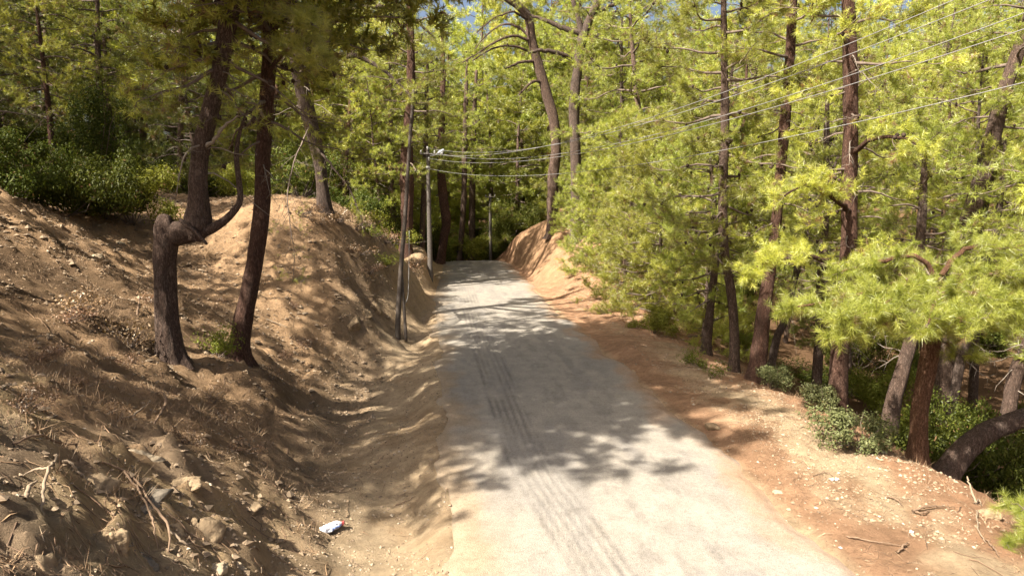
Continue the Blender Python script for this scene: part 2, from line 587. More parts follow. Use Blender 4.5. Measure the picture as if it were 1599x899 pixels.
red = np.maximum(red, np.maximum(edge_red * 0.9, rim_red))
C = mixc(C, c_red, np.clip(red, 0, 1) * 0.85)
bankr = sstep(6.2, 6.8, X) * sstep(35, 38, Y) * (1 - sstep(52, 56, Y)) * (1 - sstep(10, 13, X))
C = mixc(C, np.array([.30, .185, .105]), bankr)
C = mixc(C, c_ochre, near_rock * sstep(-0.1, 0.5, nB + .2) * 0.8)
C = mixc(C, c_rock, near_rock * sstep(0.0, 0.5, nA - .5 * nB) * 0.4)
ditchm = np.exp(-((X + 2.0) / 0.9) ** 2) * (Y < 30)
C = mixc(C, np.array([.20, .14, .09]), ditchm * sstep(9.5, 12.5, Y) * sstep(-.5, .4, nB + .3) * 0.6)  # darker strip along the ditch, fading out at its near end
verge = sstep(-2.0, -1.2, X) * sstep(.6, .2, X) * sstep(32, 20, Y) + flat_r * (1 - np.clip(np.maximum(edge_red, rim_red), 0, 1)) * sstep(26, 16, Y)
C = mixc(C, np.array([.37, .282, .182]), np.clip(verge, 0, 1) * .8 * sstep(-.9, .1, nB + .3 * nC))
C = C * (1 + 0.12 * nB[..., None] + 0.16 * nC[..., None])
C = C * (1 + .22 * near_rock)[..., None]  # sunlight put into the colour of the near left bank
C = np.clip(C * (1.0 + .16 * np.clip(verge, 0, 1))[..., None], 0.02, 0.6)

m, n, b = mat('earth')
at = node(n, 'ShaderNodeAttribute', attribute_name='Col')
tc = node(n, 'ShaderNodeTexCoord')
k1 = node(n, 'ShaderNodeTexNoise', Scale=9.0, Detail=10.0, Roughness=0.75)
k2 = node(n, 'ShaderNodeTexNoise', Scale=34.0, Detail=5.0, Roughness=0.8)
k3 = node(n, 'ShaderNodeTexNoise', Scale=110.0, Detail=3.0, Roughness=0.7)
for k in (k1, k2, k3):
    n.links.new(tc.outputs['Object'], k.inputs['Vector'])
r1 = ramp(n, [(0.28, (.70, .67, .65)), (0.5, (1, 1, 1)), (0.75, (1.22, 1.20, 1.17))])
n.links.new(k1.outputs[0], r1.inputs[0])
mu = node(n, 'ShaderNodeMixRGB', blend_type='MULTIPLY'); mu.inputs[0].default_value = 1
n.links.new(at.outputs['Color'], mu.inputs[1]); n.links.new(r1.outputs[0], mu.inputs[2])
r2 = ramp(n, [(0.30, (.58, .55, .53)), (0.42, (.97, .97, .97)), (0.58, (1.05, 1.05, 1.03)), (.70, (1.45, 1.42, 1.36))])
n.links.new(k2.outputs[0], r2.inputs[0])
mu2 = node(n, 'ShaderNodeMixRGB', blend_type='MULTIPLY'); mu2.inputs[0].default_value = 0.75
n.links.new(mu.outputs[0], mu2.inputs[1]); n.links.new(r2.outputs[0], mu2.inputs[2])
n.links.new(mu2.outputs[0], b.inputs['Base Color'])
b.inputs['Roughness'].default_value = 1.0
b.inputs['Specular IOR Level'].default_value = 0.05
ad = node(n, 'ShaderNodeMath', operation='ADD'); ad2 = node(n, 'ShaderNodeMath', operation='SUBTRACT')
n.links.new(k1.outputs[0], ad.inputs[0]); n.links.new(k3.outputs[0], ad.inputs[1])
ad2.operation = 'ADD'
n.links.new(ad.outputs[0], ad2.inputs[0]); n.links.new(k2.outputs[0], ad2.inputs[1])
bp = node(n, 'ShaderNodeBump', Strength=0.85, Distance=0.04)
bp0 = node(n, 'ShaderNodeBump', Strength=0.7, Distance=0.085)
n.links.new(k1.outputs[0], bp0.inputs['Height']); n.links.new(bp0.outputs[0], bp.inputs['Normal'])
n.links.new(ad2.outputs[0], bp.inputs['Height']); n.links.new(bp.outputs[0], b.inputs['Normal'])
M_earth = m

nx, ny = len(GX), len(GY)
idx = np.arange(nx * ny).reshape(ny, nx)
q = np.stack([idx[:-1, :-1], idx[:-1, 1:], idx[1:, 1:], idx[1:, :-1]], -1).reshape(-1, 4)
V = np.stack([X, Y, H], -1).reshape(-1, 3)
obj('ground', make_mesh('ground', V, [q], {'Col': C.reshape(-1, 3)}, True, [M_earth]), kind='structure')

# ------------------------------------------------------------------ road: packed pale dust over old asphalt
ry = np.concatenate([np.arange(-12, 5, .5), np.arange(5, 30, .10), np.arange(30, 74, .25)])
ru = np.linspace(0, 1, 105)
RU, RY = np.meshgrid(ru, ry)
eL = road_left(RY) - 0.14 + 0.22 * fbm(RY / 1.7, RY * 0 + 3, 4, 101)
eR = road_right(RY) + 0.10 + 0.26 * fbm(RY / 1.9, RY * 0 + 8, 4, 105)
RX = eL * (1 - RU) + eR * RU
track_c = 1.84 + 0.5 * sstep(13, 7, RY) + 0.35 * sstep(22, 50, RY)        # lateral centre of the tyre tread marks
tu = RX - track_c
rib = np.where(np.abs(tu) < 0.47, np.cos(tu / 0.155 * 2 * math.pi), 0) * sstep(40, 18, RY) * (0.6 + 0.4 * vnoise(RX * 2, RY * .7, None, 111))
RZ = road_z(RY) + 0.012 * fbm(RX / 1.3, RY / 2.2, 3, 121) + 0.004 * fbm(RX / .2, RY / .2, 2, 125) + 0.016 * rib
edge = np.minimum(RX - eL, eR - RX)
RZ = RZ + 0.012 - 0.05 * (1 - sstep(0, 0.25, edge))
dust = np.clip(1 - sstep(-0.05, 0.95, edge + 0.30 * fbm(RX / .5, RY / .9, 4, 131)) + 0.55 * sstep(1.7, 0.6, RX) * sstep(16, 8, RY), 0, 1)
worn = np.clip(sstep(0.15, 0.7, fbm(RX / .28, RY / 1.1, 5, 141, .65)) * sstep(.4, 1.2, edge)
               * (0.35 + np.exp(-((RX - 3.2) / .35) ** 2) + np.exp(-((RX - 4.1) / .3) ** 2) + .8 * np.exp(-((RX - 1.2) / .3) ** 2)), 0, 1)
trk = np.where(np.abs(tu) < 0.47, 0.5 - 0.5 * np.cos(tu / 0.155 * 2 * math.pi), 0) * sstep(60, 20, RY) * np.clip(0.62 + .75 * fbm(RX * 3.5, RY * .7, 4, 7), 0, 1)
shape = RX.shape
rc = np.ones(shape + (3,)) * np.array([.246, .222, .186])
rc = mixc(rc, np.array([.135, .122, .11]), worn * 0.4)
rc = mixc(rc, np.array([.125, .112, .10]), np.clip(trk, 0, 1) * 0.85)
edge_c = np.where((RU < .5)[..., None], np.array([.262, .200, .134]), np.array([.262, .172, .108]))
rc = rc * (1 - dust[..., None] * .92) + edge_c * dust[..., None] * .92
rc = mixc(rc, np.array([.185, .17, .152]), 0.6 * sstep(.0, .8, fbm(RX / .8, RY / 2.2, 5, 151, .65)) * (1 - dust))
rc = rc * (1 + 0.06 * fbm(RX / .25, RY / .3, 3, 161)[..., None])
m, n, b = mat('road_dust')
at = node(n, 'ShaderNodeAttribute', attribute_name='Col')
tc = node(n, 'ShaderNodeTexCoord')
k1 = node(n, 'ShaderNodeTexNoise', Scale=14.0, Detail=10.0, Roughness=0.8)
k2 = node(n, 'ShaderNodeTexVoronoi', Scale=70.0)
for k in (k1, k2):
    n.links.new(tc.outputs['Object'], k.inputs['Vector'])
r1 = ramp(n, [(0.28, (.60, .59, .58)), (0.45, (.95, .95, .95)), (0.62, (1.08, 1.08, 1.08)), (0.78, (1.25, 1.25, 1.25))])
k3 = node(n, 'ShaderNodeTexNoise', Scale=2.6, Detail=9.0, Roughness=0.72)
k4 = node(n, 'ShaderNodeTexNoise', Scale=75.0, Detail=3.0, Roughness=0.7)
n.links.new(tc.outputs['Object'], k3.inputs['Vector']); n.links.new(tc.outputs['Object'], k4.inputs['Vector'])
r3 = ramp(n, [(0.34, (.86, .85, .84)), (0.52, (1, 1, 1)), (.7, (1.07, 1.06, 1.05))])
r4 = ramp(n, [(0.32, (.45, .44, .43)), (0.45, (.98, .98, .98)), (.58, (1.02, 1.02, 1.02)), (.70, (1.40, 1.38, 1.35))])
n.links.new(k3.outputs[0], r3.inputs[0]); n.links.new(k4.outputs[0], r4.inputs[0])
n.links.new(k1.outputs[0], r1.inputs[0])
mu = node(n, 'ShaderNodeMixRGB', blend_type='MULTIPLY'); mu.inputs[0].default_value = 1
n.links.new(at.outputs['Color'], mu.inputs[1]); n.links.new(r1.outputs[0], mu.inputs[2])
for rx in (r3, r4):
    m2 = node(n, 'ShaderNodeMixRGB', blend_type='MULTIPLY'); m2.inputs[0].default_value = 1
    n.links.new(mu.outputs[0], m2.inputs[1]); n.links.new(rx.outputs[0], m2.inputs[2]); mu = m2
n.links.new(mu.outputs[0], b.inputs['Base Color'])
b.inputs['Roughness'].default_value = 0.95
b.inputs['Specular IOR Level'].default_value = 0.1
sb = node(n, 'ShaderNodeMath', operation='SUBTRACT')
n.links.new(k1.outputs[0], sb.inputs[0]); n.links.new(k2.outputs['Distance'], sb.inputs[1])
bp = node(n, 'ShaderNodeBump', Strength=0.45, Distance=0.02)
n.links.new(sb.outputs[0], bp.inputs['Height']); n.links.new(bp.outputs[0], b.inputs['Normal'])
M_road = m
idx = np.arange(shape[0] * shape[1]).reshape(shape)
q = np.stack([idx[:-1, :-1], idx[:-1, 1:], idx[1:, 1:], idx[1:, :-1]], -1).reshape(-1, 4)
obj('road', make_mesh('road', np.stack([RX, RY, RZ], -1).reshape(-1, 3), [q], {'Col': rc.reshape(-1, 3)}, True, [M_road]), kind='structure')

# ------------------------------------------------------------------ pines: how a crown grows
def needle_tufts(r, pos, ax, K, ln, wd, tone, brown=0.0):
    """pos, ax (N,3): one bottle-brush of K needles at the end of each shoot"""
    N = len(pos)
    if N == 0:
        return np.zeros((0, 3)), np.zeros((0, 3), int), np.zeros(0)
    ax = norm(ax)
    rv = r.normal(size=(N, K, 3))
    a = ax[:, None, :]
    perp = norm(rv - (rv * a).sum(-1, keepdims=True) * a)
    th = r.uniform(R(18), R(80), (N, K, 1))
    d = norm(a * np.cos(th) + perp * np.sin(th))
    base = pos[:, None, :] - a * r.uniform(0, ln * 0.9, (N, K, 1))
    L = ln * r.uniform(0.65, 1.15, (N, K, 1))
    tip = base + d * L
    tip[..., 2] -= 0.10 * ln
    side = norm(np.cross(d, r.normal(size=(N, K, 3)))) * wd * 0.5
    V = np.stack([base + side, base - side, tip], 2).reshape(-1, 3)
    F = np.arange(N * K * 3).reshape(-1, 3)
    t = np.clip(r.uniform(0.15, 0.7, N) + tone, 0.0, 0.88)
    if brown:
        t = np.where(r.random(N) < brown, 1.0, t)
    T = np.clip(t[:, None] + r.normal(0, 0.08, (N, K)), 0, 1)
    T = np.where(t[:, None] < 0.95, np.minimum(T, 0.88), 1.0)
    return V, F, np.repeat(T.ravel(), 3)


def grow(r, g, limbs, dens2=3.2, len2=0.9, n3=5, len3=0.38, K=24, ln=0.15, wd=0.007, tone=0.0, brown=0.03, droop=0.18,
         bare=0.22, tufts=2, m_needle=0, m_wood=1, sides=3, limb_geo=True, wscale=1.0, deadfrac=0.0, m_deadw=None):
    """limbs: list of (points (M,3), r0, r1). Adds limbs, side shoots, twigs and needles to Geo g; returns cone sites."""
    P2, T2, L2 = [], [], []
    cones = []
    for pts, r0, r1 in limbs:
        pts = np.asarray(pts, float)
        seg = np.linalg.norm(np.diff(pts, axis=0), axis=1)
        Lt = seg.sum()
        if limb_geo:
            M = len(pts)
            rad = r0 + (r1 - r0) * np.linspace(0, 1, M) ** 0.8
            V, F = tubes(pts[None], rad[None], 6)
            g.add(V, F, m_wood, 0.5)
        n2 = max(3, int(dens2 * Lt))
        u = bare + (1 - bare) * (np.arange(n2) + r.uniform(0, 1, n2)) / n2
        cum = np.concatenate([[0], np.cumsum(seg)]) / Lt
        pos = np.stack([np.interp(u, cum, pts[:, k]) for k in range(3)], -1)
        ahead = np.stack([np.interp(np.minimum(u + .05, 1), cum, pts[:, k]) for k in range(3)], -1)
        behind = np.stack([np.interp(u - .05, cum, pts[:, k]) for k in range(3)], -1)
        P2.append(pos); T2.append(norm(ahead - behind))
        L2.append(len2 * min(1.0, 0.45 + Lt * 0.22) * (1.12 - 0.75 * u) * r.uniform(0.55, 1.25, n2))
        P2.append(pts[-1:]); T2.append(norm(pts[-1:] - pts[-2:-1])); L2.append(np.array([len2 * .4]))
        k = r.integers(0, 5)
        cones += list(pos[r.integers(0, n2, k)] + r.normal(0, .06, (k, 3)))
    P2 = np.concatenate(P2); T2 = np.concatenate(T2); L2 = np.concatenate(L2)
    N = len(P2)
    up = np.array([0, 0, 1.0])
    side = norm(np.cross(T2, up) + 1e-4) * np.where(r.random(N) < .5, 1, -1)[:, None]
    side = norm(side + up * r.uniform(-.55, .6, N)[:, None] + r.normal(0, .15, (N, 3)))
    a = r.uniform(R(30), R(68), N)[:, None]
    D2 = norm(T2 * np.cos(a) + side * np.sin(a))
    s = np.linspace(0, 1, 5)
    wig = norm(r.normal(size=(N, 3)))
    path2 = P2[:, None] + D2[:, None] * (L2[:, None] * s)[..., None] + wig[:, None] * (0.10 * L2[:, None] * np.sin(s * math.pi))[..., None]
    path2[..., 2] += L2[:, None] * (-droop * s ** 1.5 + 0.14 * s ** 3)
    V, F = tubes(path2, (0.010 * wscale * (1 - 0.75 * s))[None] * (0.6 + .5 * L2[:, None] / max(len2, .1)), sides)
    g.add(V, F, m_wood, 0.5)
    # twigs
    v = np.concatenate([r.uniform(0.2, 1.0, (N, n3 - 1)), np.ones((N, 1))], 1)
    fi = v * 4
    i0 = np.clip(fi.astype(int), 0, 3)
    fr = (fi - i0)[..., None]
    rows = np.arange(N)[:, None]
    P3 = path2[rows, i0] * (1 - fr) + path2[rows, i0 + 1] * fr
    D3 = norm(D2[:, None] * 0.75 + r.normal(0, .55, (N, n3, 3)) + up * 0.22)
    L3 = len3 * r.uniform(.45, 1.2, (N, n3)) * (0.6 + .4 * np.minimum(1, L2 / max(len2, .1)))[:, None]
    P3 = P3.reshape(-1, 3); D3 = D3.reshape(-1, 3); L3 = L3.ravel()
    s3 = np.array([0, .5, 1.0])
    path3 = P3[:, None] + D3[:, None] * (L3[:, None] * s3)[..., None]
    path3[..., 2] += L3[:, None] * np.array([0, -.06, 0.06])
    dead = r.random(len(P3)) < deadfrac
    for msk, mm_ in ((~dead, m_wood), (dead, m_deadw if m_deadw is not None else m_wood)):
        if msk.any():
            V, F = tubes(path3[msk], (0.0055 * wscale * np.array([1, .75, .3]))[None].repeat(msk.sum(), 0), 3)
            g.add(V, F, mm_, 0.5)
    p3 = path3[~dead]
    axd = norm(p3[:, 2] - p3[:, 1]) + up * 0.15
    tp, ta = [p3[:, 2] + norm(axd) * ln * .3], [axd]
    if tufts > 1:
        k = r.random(len(p3)) < min(1.0, tufts - 1)
        tp.append(p3[k, 1] + r.normal(0, .02, (k.sum(), 3))); ta.append(axd[k] + r.normal(0, .3, (k.sum(), 3)))
    V, F, T = needle_tufts(r, np.concatenate(tp), np.concatenate(ta), K, ln, wd, tone, brown)
    g.add(V, F, m_needle, T, False)
    return cones


def auto_limbs(r, path, rad, lo, hi, n, Rm, shape='pine', el=(-8, 30), az=None, droop=.22):
    """limbs set round a trunk path between fractions lo..hi of its length"""
    path = np.asarray(path, float)
    M = len(path)
    out = []
    a0 = r.uniform(0, 6.28)
    for i in range(n):
        s = lo + (hi - lo) * ((i + r.uniform(0, 1)) / n)
        t = (s - lo) / max(hi - lo, 1e-6)
        f = s * (M - 1)
        k = min(int(f), M - 2)
        p = path[k] * (1 - (f - k)) + path[k + 1] * (f - k)
        rr = rad[k]
        ang = a0 + i * 2.399 + r.uniform(-.5, .5) if az is None else R(r.uniform(*az))
        if shape == 'cone':
            prof = (1 - t) ** 0.75 * 0.95 + 0.10
        elif shape == 'round':
            prof = math.sqrt(max(0.04, 1 - (2 * t - 0.75) ** 2 * 0.6)) * (1.0 if t < .85 else .6)
        else:
            prof = (0.55 + 1.1 * t) if t < .35 else (0.95 * (1 - (t - .35) / .65) ** 0.5 + 0.10)
        L = Rm * prof * r.uniform(.65, 1.18)
        e = math.tan(R(el[0] + (el[1] - el[0]) * t + r.uniform(-9, 9)))
        u = np.linspace(0, 1, 8)
        lat = r.uniform(-.22, .22) * np.sin(u * math.pi) + r.uniform(-.08, .08) * np.sin(u * 2 * math.pi)
        dx, dy = math.cos(ang), math.sin(ang)
        x = u * L
        pts = np.stack([p[0] + dx * x - dy * lat * L, p[1] + dy * x + dx * lat * L,
                        p[2] + x * e - droop * L * u ** 2 + .20 * L * u ** 4 + .03 * L * np.sin(u * 9 + r.uniform(0, 6))], -1)
        out.append((pts, min(rr * .5, 0.016 + 0.016 * L), 0.006))
    return out


def cone_geo(r, g, sites, m):
    for p in sites:
        sz = r.uniform(.040, .056)
        z = np.array([-1.1, -.6, .1, .8, 1.2]) * sz
        rr = np.array([.25, .9, 1.0, .5, .05]) * sz
        path = np.asarray(p)[None, :] + np.stack([z * 0.3, z * 0.2, -z], -1)
        V, F = tubes(path[None], rr[None], 5)
        g.add(V, F, m, .5)


def grey_sticks(r, g, path, rad, lo, hi, n, Lr, m):
    """dead, needle-less limbs and stubs on the lower trunk"""
    path = np.asarray(path, float); M = len(path)
    for i in range(n):
        f = r.uniform(lo, hi) * (M - 1); k = min(int(f), M - 2)
        p = path[k]; L = r.uniform(*Lr); an = r.uniform(0, 6.28)
        u = np.linspace(0, 1, 6)
        dr = r.uniform(-.1, .7)
        pts = p + np.stack([math.cos(an) * u * L, math.sin(an) * u * L, u * L * r.uniform(-.2, .35) - dr * L * u ** 2 + .06 * L * np.sin(u * 7)], -1)
        V, F = tubes(pts[None], (min(rad[k] * .3, .02) * (1 - .85 * u))[None], 5); g.add(V, F, m, .5)
        for j in range(r.integers(2, 6)):
            q = pts[r.integers(2, 6)]
            d = r.normal(size=3); d[2] -= .6; d = d / np.linalg.norm(d) * L * r.uniform(.15, .4)
            pp = q + d * np.linspace(0, 1, 4)[:, None]; pp[:, 2] -= .1 * np.linspace(0, 1, 4) ** 2
            V, F = tubes(pp[None], (.006 * np.array([1, .8, .6, .2]))[None], 3); g.add(V, F, m, .5)


# ------------------------------------------------------------------ kinds of pine, one set of meshes each, shared by the copies
def pine_kind(seed, Ht, lo, Rm, nl, r0=.2, shape='pine', K=24, ln=.15, wd=.008, n3=5, dens2=3.0, len2=.9, bark=M_bark, nm=M_needle,
              brown=.03, lean=.5, tufts=2, sides=14, el=(-8, 30), dead=6, cones=True, deadfrac=.17):
    r = np.random.default_rng(seed)
    z = np.linspace(-.5, Ht, int(Ht * 3.2))
    s = np.clip(z / Ht, 0, 1)
    px = lean * s ** 1.6 + .14 * np.sin(s * 6 + r.uniform(0, 6)) * s
    py = .14 * np.sin(s * 5 + r.uniform(0, 6)) * s
    path = np.stack([px, py, z], -1)
    rad = r0 * (1 - .88 * s ** 1.1)
    V, q, t = trunk_geo(path, rad, sides, .13, seed, .35)
    tg = Geo(); tg.trunk(V, q, t)
    cg = Geo()
    limbs = auto_limbs(r, path, rad, lo, .985, nl, Rm, shape, el)
    cs = grow(r, cg, limbs, K=K, ln=ln, wd=wd, n3=n3, dens2=dens2, len2=len2, brown=brown, tufts=tufts, deadfrac=deadfrac, m_deadw=2)
    if dead:
        grey_sticks(r, cg, path, rad, max(.12, lo * .45), lo + .25, dead, (.5, 1.8), 2)
    d = {'trunk': tg.mesh('trunk', [bark]), 'crown': cg.mesh('crown', [nm, M_twig, M_deadtwig])}
    if cones and cs:
        og = Geo(); cone_geo(r, og, cs, 0)
        d['cones'] = og.mesh('cones', [M_cone])
    return d


KIND = {
    'tall': pine_kind(1, 15, .27, 3.5, 44, .19, lean=.6, K=26, ln=.18, wd=.0115, brown=.10, dens2=3.4, dead=10),
    'tall2': pine_kind(2, 13, .26, 3.1, 40, .17, lean=-.7, bark=M_bark_red, K=26, ln=.18, wd=.0115, brown=.10, dens2=3.4, dead=10),
    'tall3': pine_kind(3, 17, .36, 3.8, 44, .22, 'round', lean=.4, bark=M_bark_grey, K=20, ln=.19, wd=.016, brown=.10, dens2=3.2, dead=12),
    'slim': pine_kind(4, 11, .28, 2.1, 38, .12, lean=.3, K=26, ln=.18, wd=.0115, brown=.10, dens2=3.4, dead=8),
    'young': pine_kind(5, 7.0, .03, 2.3, 54, .09, 'cone', K=28, ln=.17, wd=.0095, dens2=3.7, dead=0, el=(2, 34), deadfrac=.02, cones=False),
    'young2': pine_kind(6, 5.0, .03, 1.8, 44, .07, 'cone', K=28, ln=.17, wd=.0095, dens2=3.7, dead=0, el=(5, 38), lean=-.3, deadfrac=.02, cones=False),
    'far': pine_kind(7, 16, .10, 3.7, 48, .19, K=18, ln=.27, wd=.030, n3=5, tufts=1.7, dead=3, sides=8, cones=False),
    'far2': pine_kind(8, 14, .08, 3.4, 44, .17, 'round', K=18, ln=.27, wd=.030, n3=5, tufts=1.7, dead=3, sides=8, cones=False),
    'shade_canopy': pine_kind(10, 17, .42, 4.0, 44, .2, 'round', K=18, ln=.24, wd=.030, dead=8, lean=.4),  # crown held above the view, added to cast shade
    'dark': pine_kind(9, 13, .10, 3.4, 46, .18, K=24, ln=.20, wd=.016, nm=M_needle_shade, brown=.06, dead=10),
}


def place(kind, x, y, rot=0.0, sc=1.0, label=None, group=None, tilt=(0, 0), name='pine_tree', cat='tree', zoff=0.0):
    root = obj(name, None, None, label, cat, group, None, (x, y, float(hz(x, y)) + zoff))
    root.rotation_euler = (tilt[0], tilt[1], rot)
    root.scale = (sc, sc, sc)
    for k, me in KIND[kind].items():
        c = obj({'cones': 'pine_cones'}.get(k, k), me, root)
        if k == 'cones':
            c['kind'] = 'stuff'
    return root


# ------------------------------------------------------------------ pines that the photograph shows one by one
def px_path(pts, n=40, base=True):
    """(px, py, Y, width px) -> world path and radii; the foot is let into the ground"""
    w_ = []
    for a in pts:
        p = P(*a[:3])
        w_.append([*p, a[3] * a[2] / math.cos(YAW) / FPX / 2])
    w_ = np.array(w_)
    if base:
        g0 = float(hz(w_[0, 0], w_[0, 1]))
        w_[0, 2] = g0 - .25
    c = catmull(w_, n)
    return c[:, :3], np.maximum(c[:, 3], .008)


def hero(label, pts, crowns=(), bark=M_bark, limbs_px=(), extra=(), sticks=(), flare=.45, n=60, sides=22, seed=0, rough=.14, cat='tree',
         group=None, name='pine_tree', cone_sites=True, limb_bark=None, foot=None):
    """crowns: dicts of auto_limbs + grow settings; limbs_px: (pixel path, visible limb kept as its own part, leaf settings or None)"""
    r = np.random.default_rng(500 + seed)
    path, rad = px_path(pts, n, foot is None)
    o = path[0].copy(); o[2] += .25
    if foot:
        pf, rf = px_path(foot, 50)
        o = pf[0].copy(); o[2] += .25
    root = obj(name, None, None, label, cat, group, None, o)
    V, q, t = trunk_geo(path - o, rad, sides, rough, seed, 0 if foot else flare)
    tg = Geo(); tg.trunk(V, q, t)
    if foot:
        V, q, t = trunk_geo(pf - o, rf, sides, rough, seed + 9, flare); tg.trunk(V, q, t)
    for ex in extra:
        p2, r2 = px_path(ex, 30, False)
        V, q, t = trunk_geo(p2 - o, r2, 16, rough, seed + 5, 0)
        tg.trunk(V, q, t)
    obj('trunk', tg.mesh('trunk', [bark]), root)
    cg = Geo(); cs = []
    for lp in limbs_px:
        p2, r2 = px_path(lp['pts'], 16, False)
        p2 = p2 - o
        wob = r.normal(0, 1, p2.shape) * np.minimum(r2 * .35, .03)[:, None]; wob[0] = 0
        p2 = p2 + wob
        V, F = tubes(p2[None], r2[None], 8)
        lg = Geo(); lg.add(V, F, 0)
        obj('limb', lg.mesh('limb', [lp.get('bark', limb_bark or bark)]), root)
        if lp.get('leaf') is not None:
            cs += grow(r, cg, [(p2, .02, .006)], limb_geo=False, m_deadw=2, **lp['leaf'])
    for c in crowns:
        c = dict(c)
        lim = auto_limbs(r, path - o, rad, c.pop('lo'), c.pop('hi', .985), c.pop('n'), c.pop('R'), c.pop('shape', 'pine'),
                         c.pop('el', (-8, 30)), c.pop('az', None), c.pop('ld', .22))
        cs += grow(r, cg, lim, m_deadw=2, **c)
    for st in sticks:
        grey_sticks(r, cg, path - o, rad, *st, 2)
    if cg.n:
        obj('crown', cg.mesh('crown', [M_needle, M_twig, M_deadtwig]), root)
    if cone_sites and cs:
        og = Geo(); cone_geo(r, og, cs, 0)
        obj('pine_cones', og.mesh('pine_cones', [M_cone]), root, kind='stuff')
    return root

full = dict(K=30, ln=.17, wd=.009, dens2=3.2, n3=5, brown=.09, deadfrac=.15)
over = dict(K=14, ln=.21, wd=.043, dens2=3.2, n3=5, brown=.06)
thin = dict(K=28, ln=.17, wd=.008, brown=.1, dens2=2.6, n3=4, deadfrac=.25)

taken0 = []
# left bank
hero('old pine on the left bank with a right-angled knee low on its trunk',
     [(302, 374, 15, 26), (307, 350, 15, 39), (309, 325, 15, 31), (309, 290, 15, 26), (311, 250, 15.1, 25), (317, 215, 15.1, 25), (328, 175, 15.2, 24), (342, 115, 15.3, 23),
      (354, 50, 15.4, 26), (362, 0, 15.5, 25), (370, -110, 15.6, 22), (366, -260, 15.8, 17), (372, -420, 16, 11), (380, -560, 16, 4)],
     [dict(lo=.46, n=46, R=4.8, **over), dict(lo=.26, hi=.50, n=16, R=2.3, el=(-32, 0), **thin)],
     M_bark, n=110, sides=28, seed=1, flare=.35,
     foot=[(270, 578, 15, 40), (265, 545, 15, 35), (260, 500, 15, 33), (257, 440, 15, 32), (257, 400, 15, 33), (259, 372, 15, 33), (257, 352, 15, 30), (256, 337, 15, 18)],
     extra=[[(252, 376, 15, 30), (275, 365, 15, 36), (300, 361, 15, 33), (322, 360, 14.95, 19), (341, 351, 14.9, 14), (360, 336, 14.9, 11), (375, 314, 14.9, 9), (373, 282, 15, 8), (369, 242, 15.1, 7),
             (375, 205, 15.2, 5), (386, 172, 15.3, 2)],
            [(282, 344, 14.8, 7), (303, 360, 14.6, 6), (323, 381, 14.5, 4)]],
     limbs_px=[dict(pts=[(322, 228, 15, 6), (338, 215, 14.8, 5), (352, 196, 14.6, 4), (372, 180, 14.5, 2)], bark=M_deadtwig),
               dict(pts=[(316, 225, 15, 3), (296, 234, 14.7, 2.4), (284, 256, 14.6, 2), (276, 300, 14.5, 1.2)], leaf=dict(dens2=2, K=6, deadfrac=.9, len2=.4), bark=M_deadtwig)],
     sticks=[(.10, .50, 22, (.4, 1.5))])
hero('dark slender pine leaning right on the left bank, second from the kneed pine',
     [(370, 560, 16.5, 34), (374, 535, 16.5, 30), (384, 480, 16.5, 27), (394, 430, 16.5, 25), (404, 370, 16.5, 23), (410, 310, 16.6, 22), (410, 250, 16.7, 22),
      (415, 180, 16.8, 21), (420, 100, 16.9, 20), (422, 20, 17, 19), (428, -90, 17.2, 16), (432, -230, 17.4, 12), (436, -380, 17.6, 4)],
     [dict(lo=.52, n=46, R=4.6, **over), dict(lo=.36, hi=.58, n=12, R=2.1, el=(-30, 0), **thin)], M_bark_red, n=90, seed=2,
     limbs_px=[dict(pts=[(420, 60, 16.9, 7), (440, 35, 15.5, 6), (468, 28, 13.5, 5), (488, 38, 12, 3)], leaf=dict(K=60, ln=.17, wd=.0045, dens2=3, len2=.5, n3=4, len3=.25, bare=.45)),
               dict(pts=[(418, 120, 16.8, 7), (440, 85, 15.2, 6), (475, 70, 13.2, 5), (496, 88, 12, 3)], leaf=dict(K=60, ln=.17, wd=.0045, dens2=3, len2=.5, n3=4, len3=.25, bare=.5)),
               dict(pts=[(415, 190, 16.8, 5), (400, 165, 16.2, 4), (384, 160, 15.8, 3)], bark=M_deadtwig)],
     sticks=[(.30, .60, 12, (.4, 1.4))])
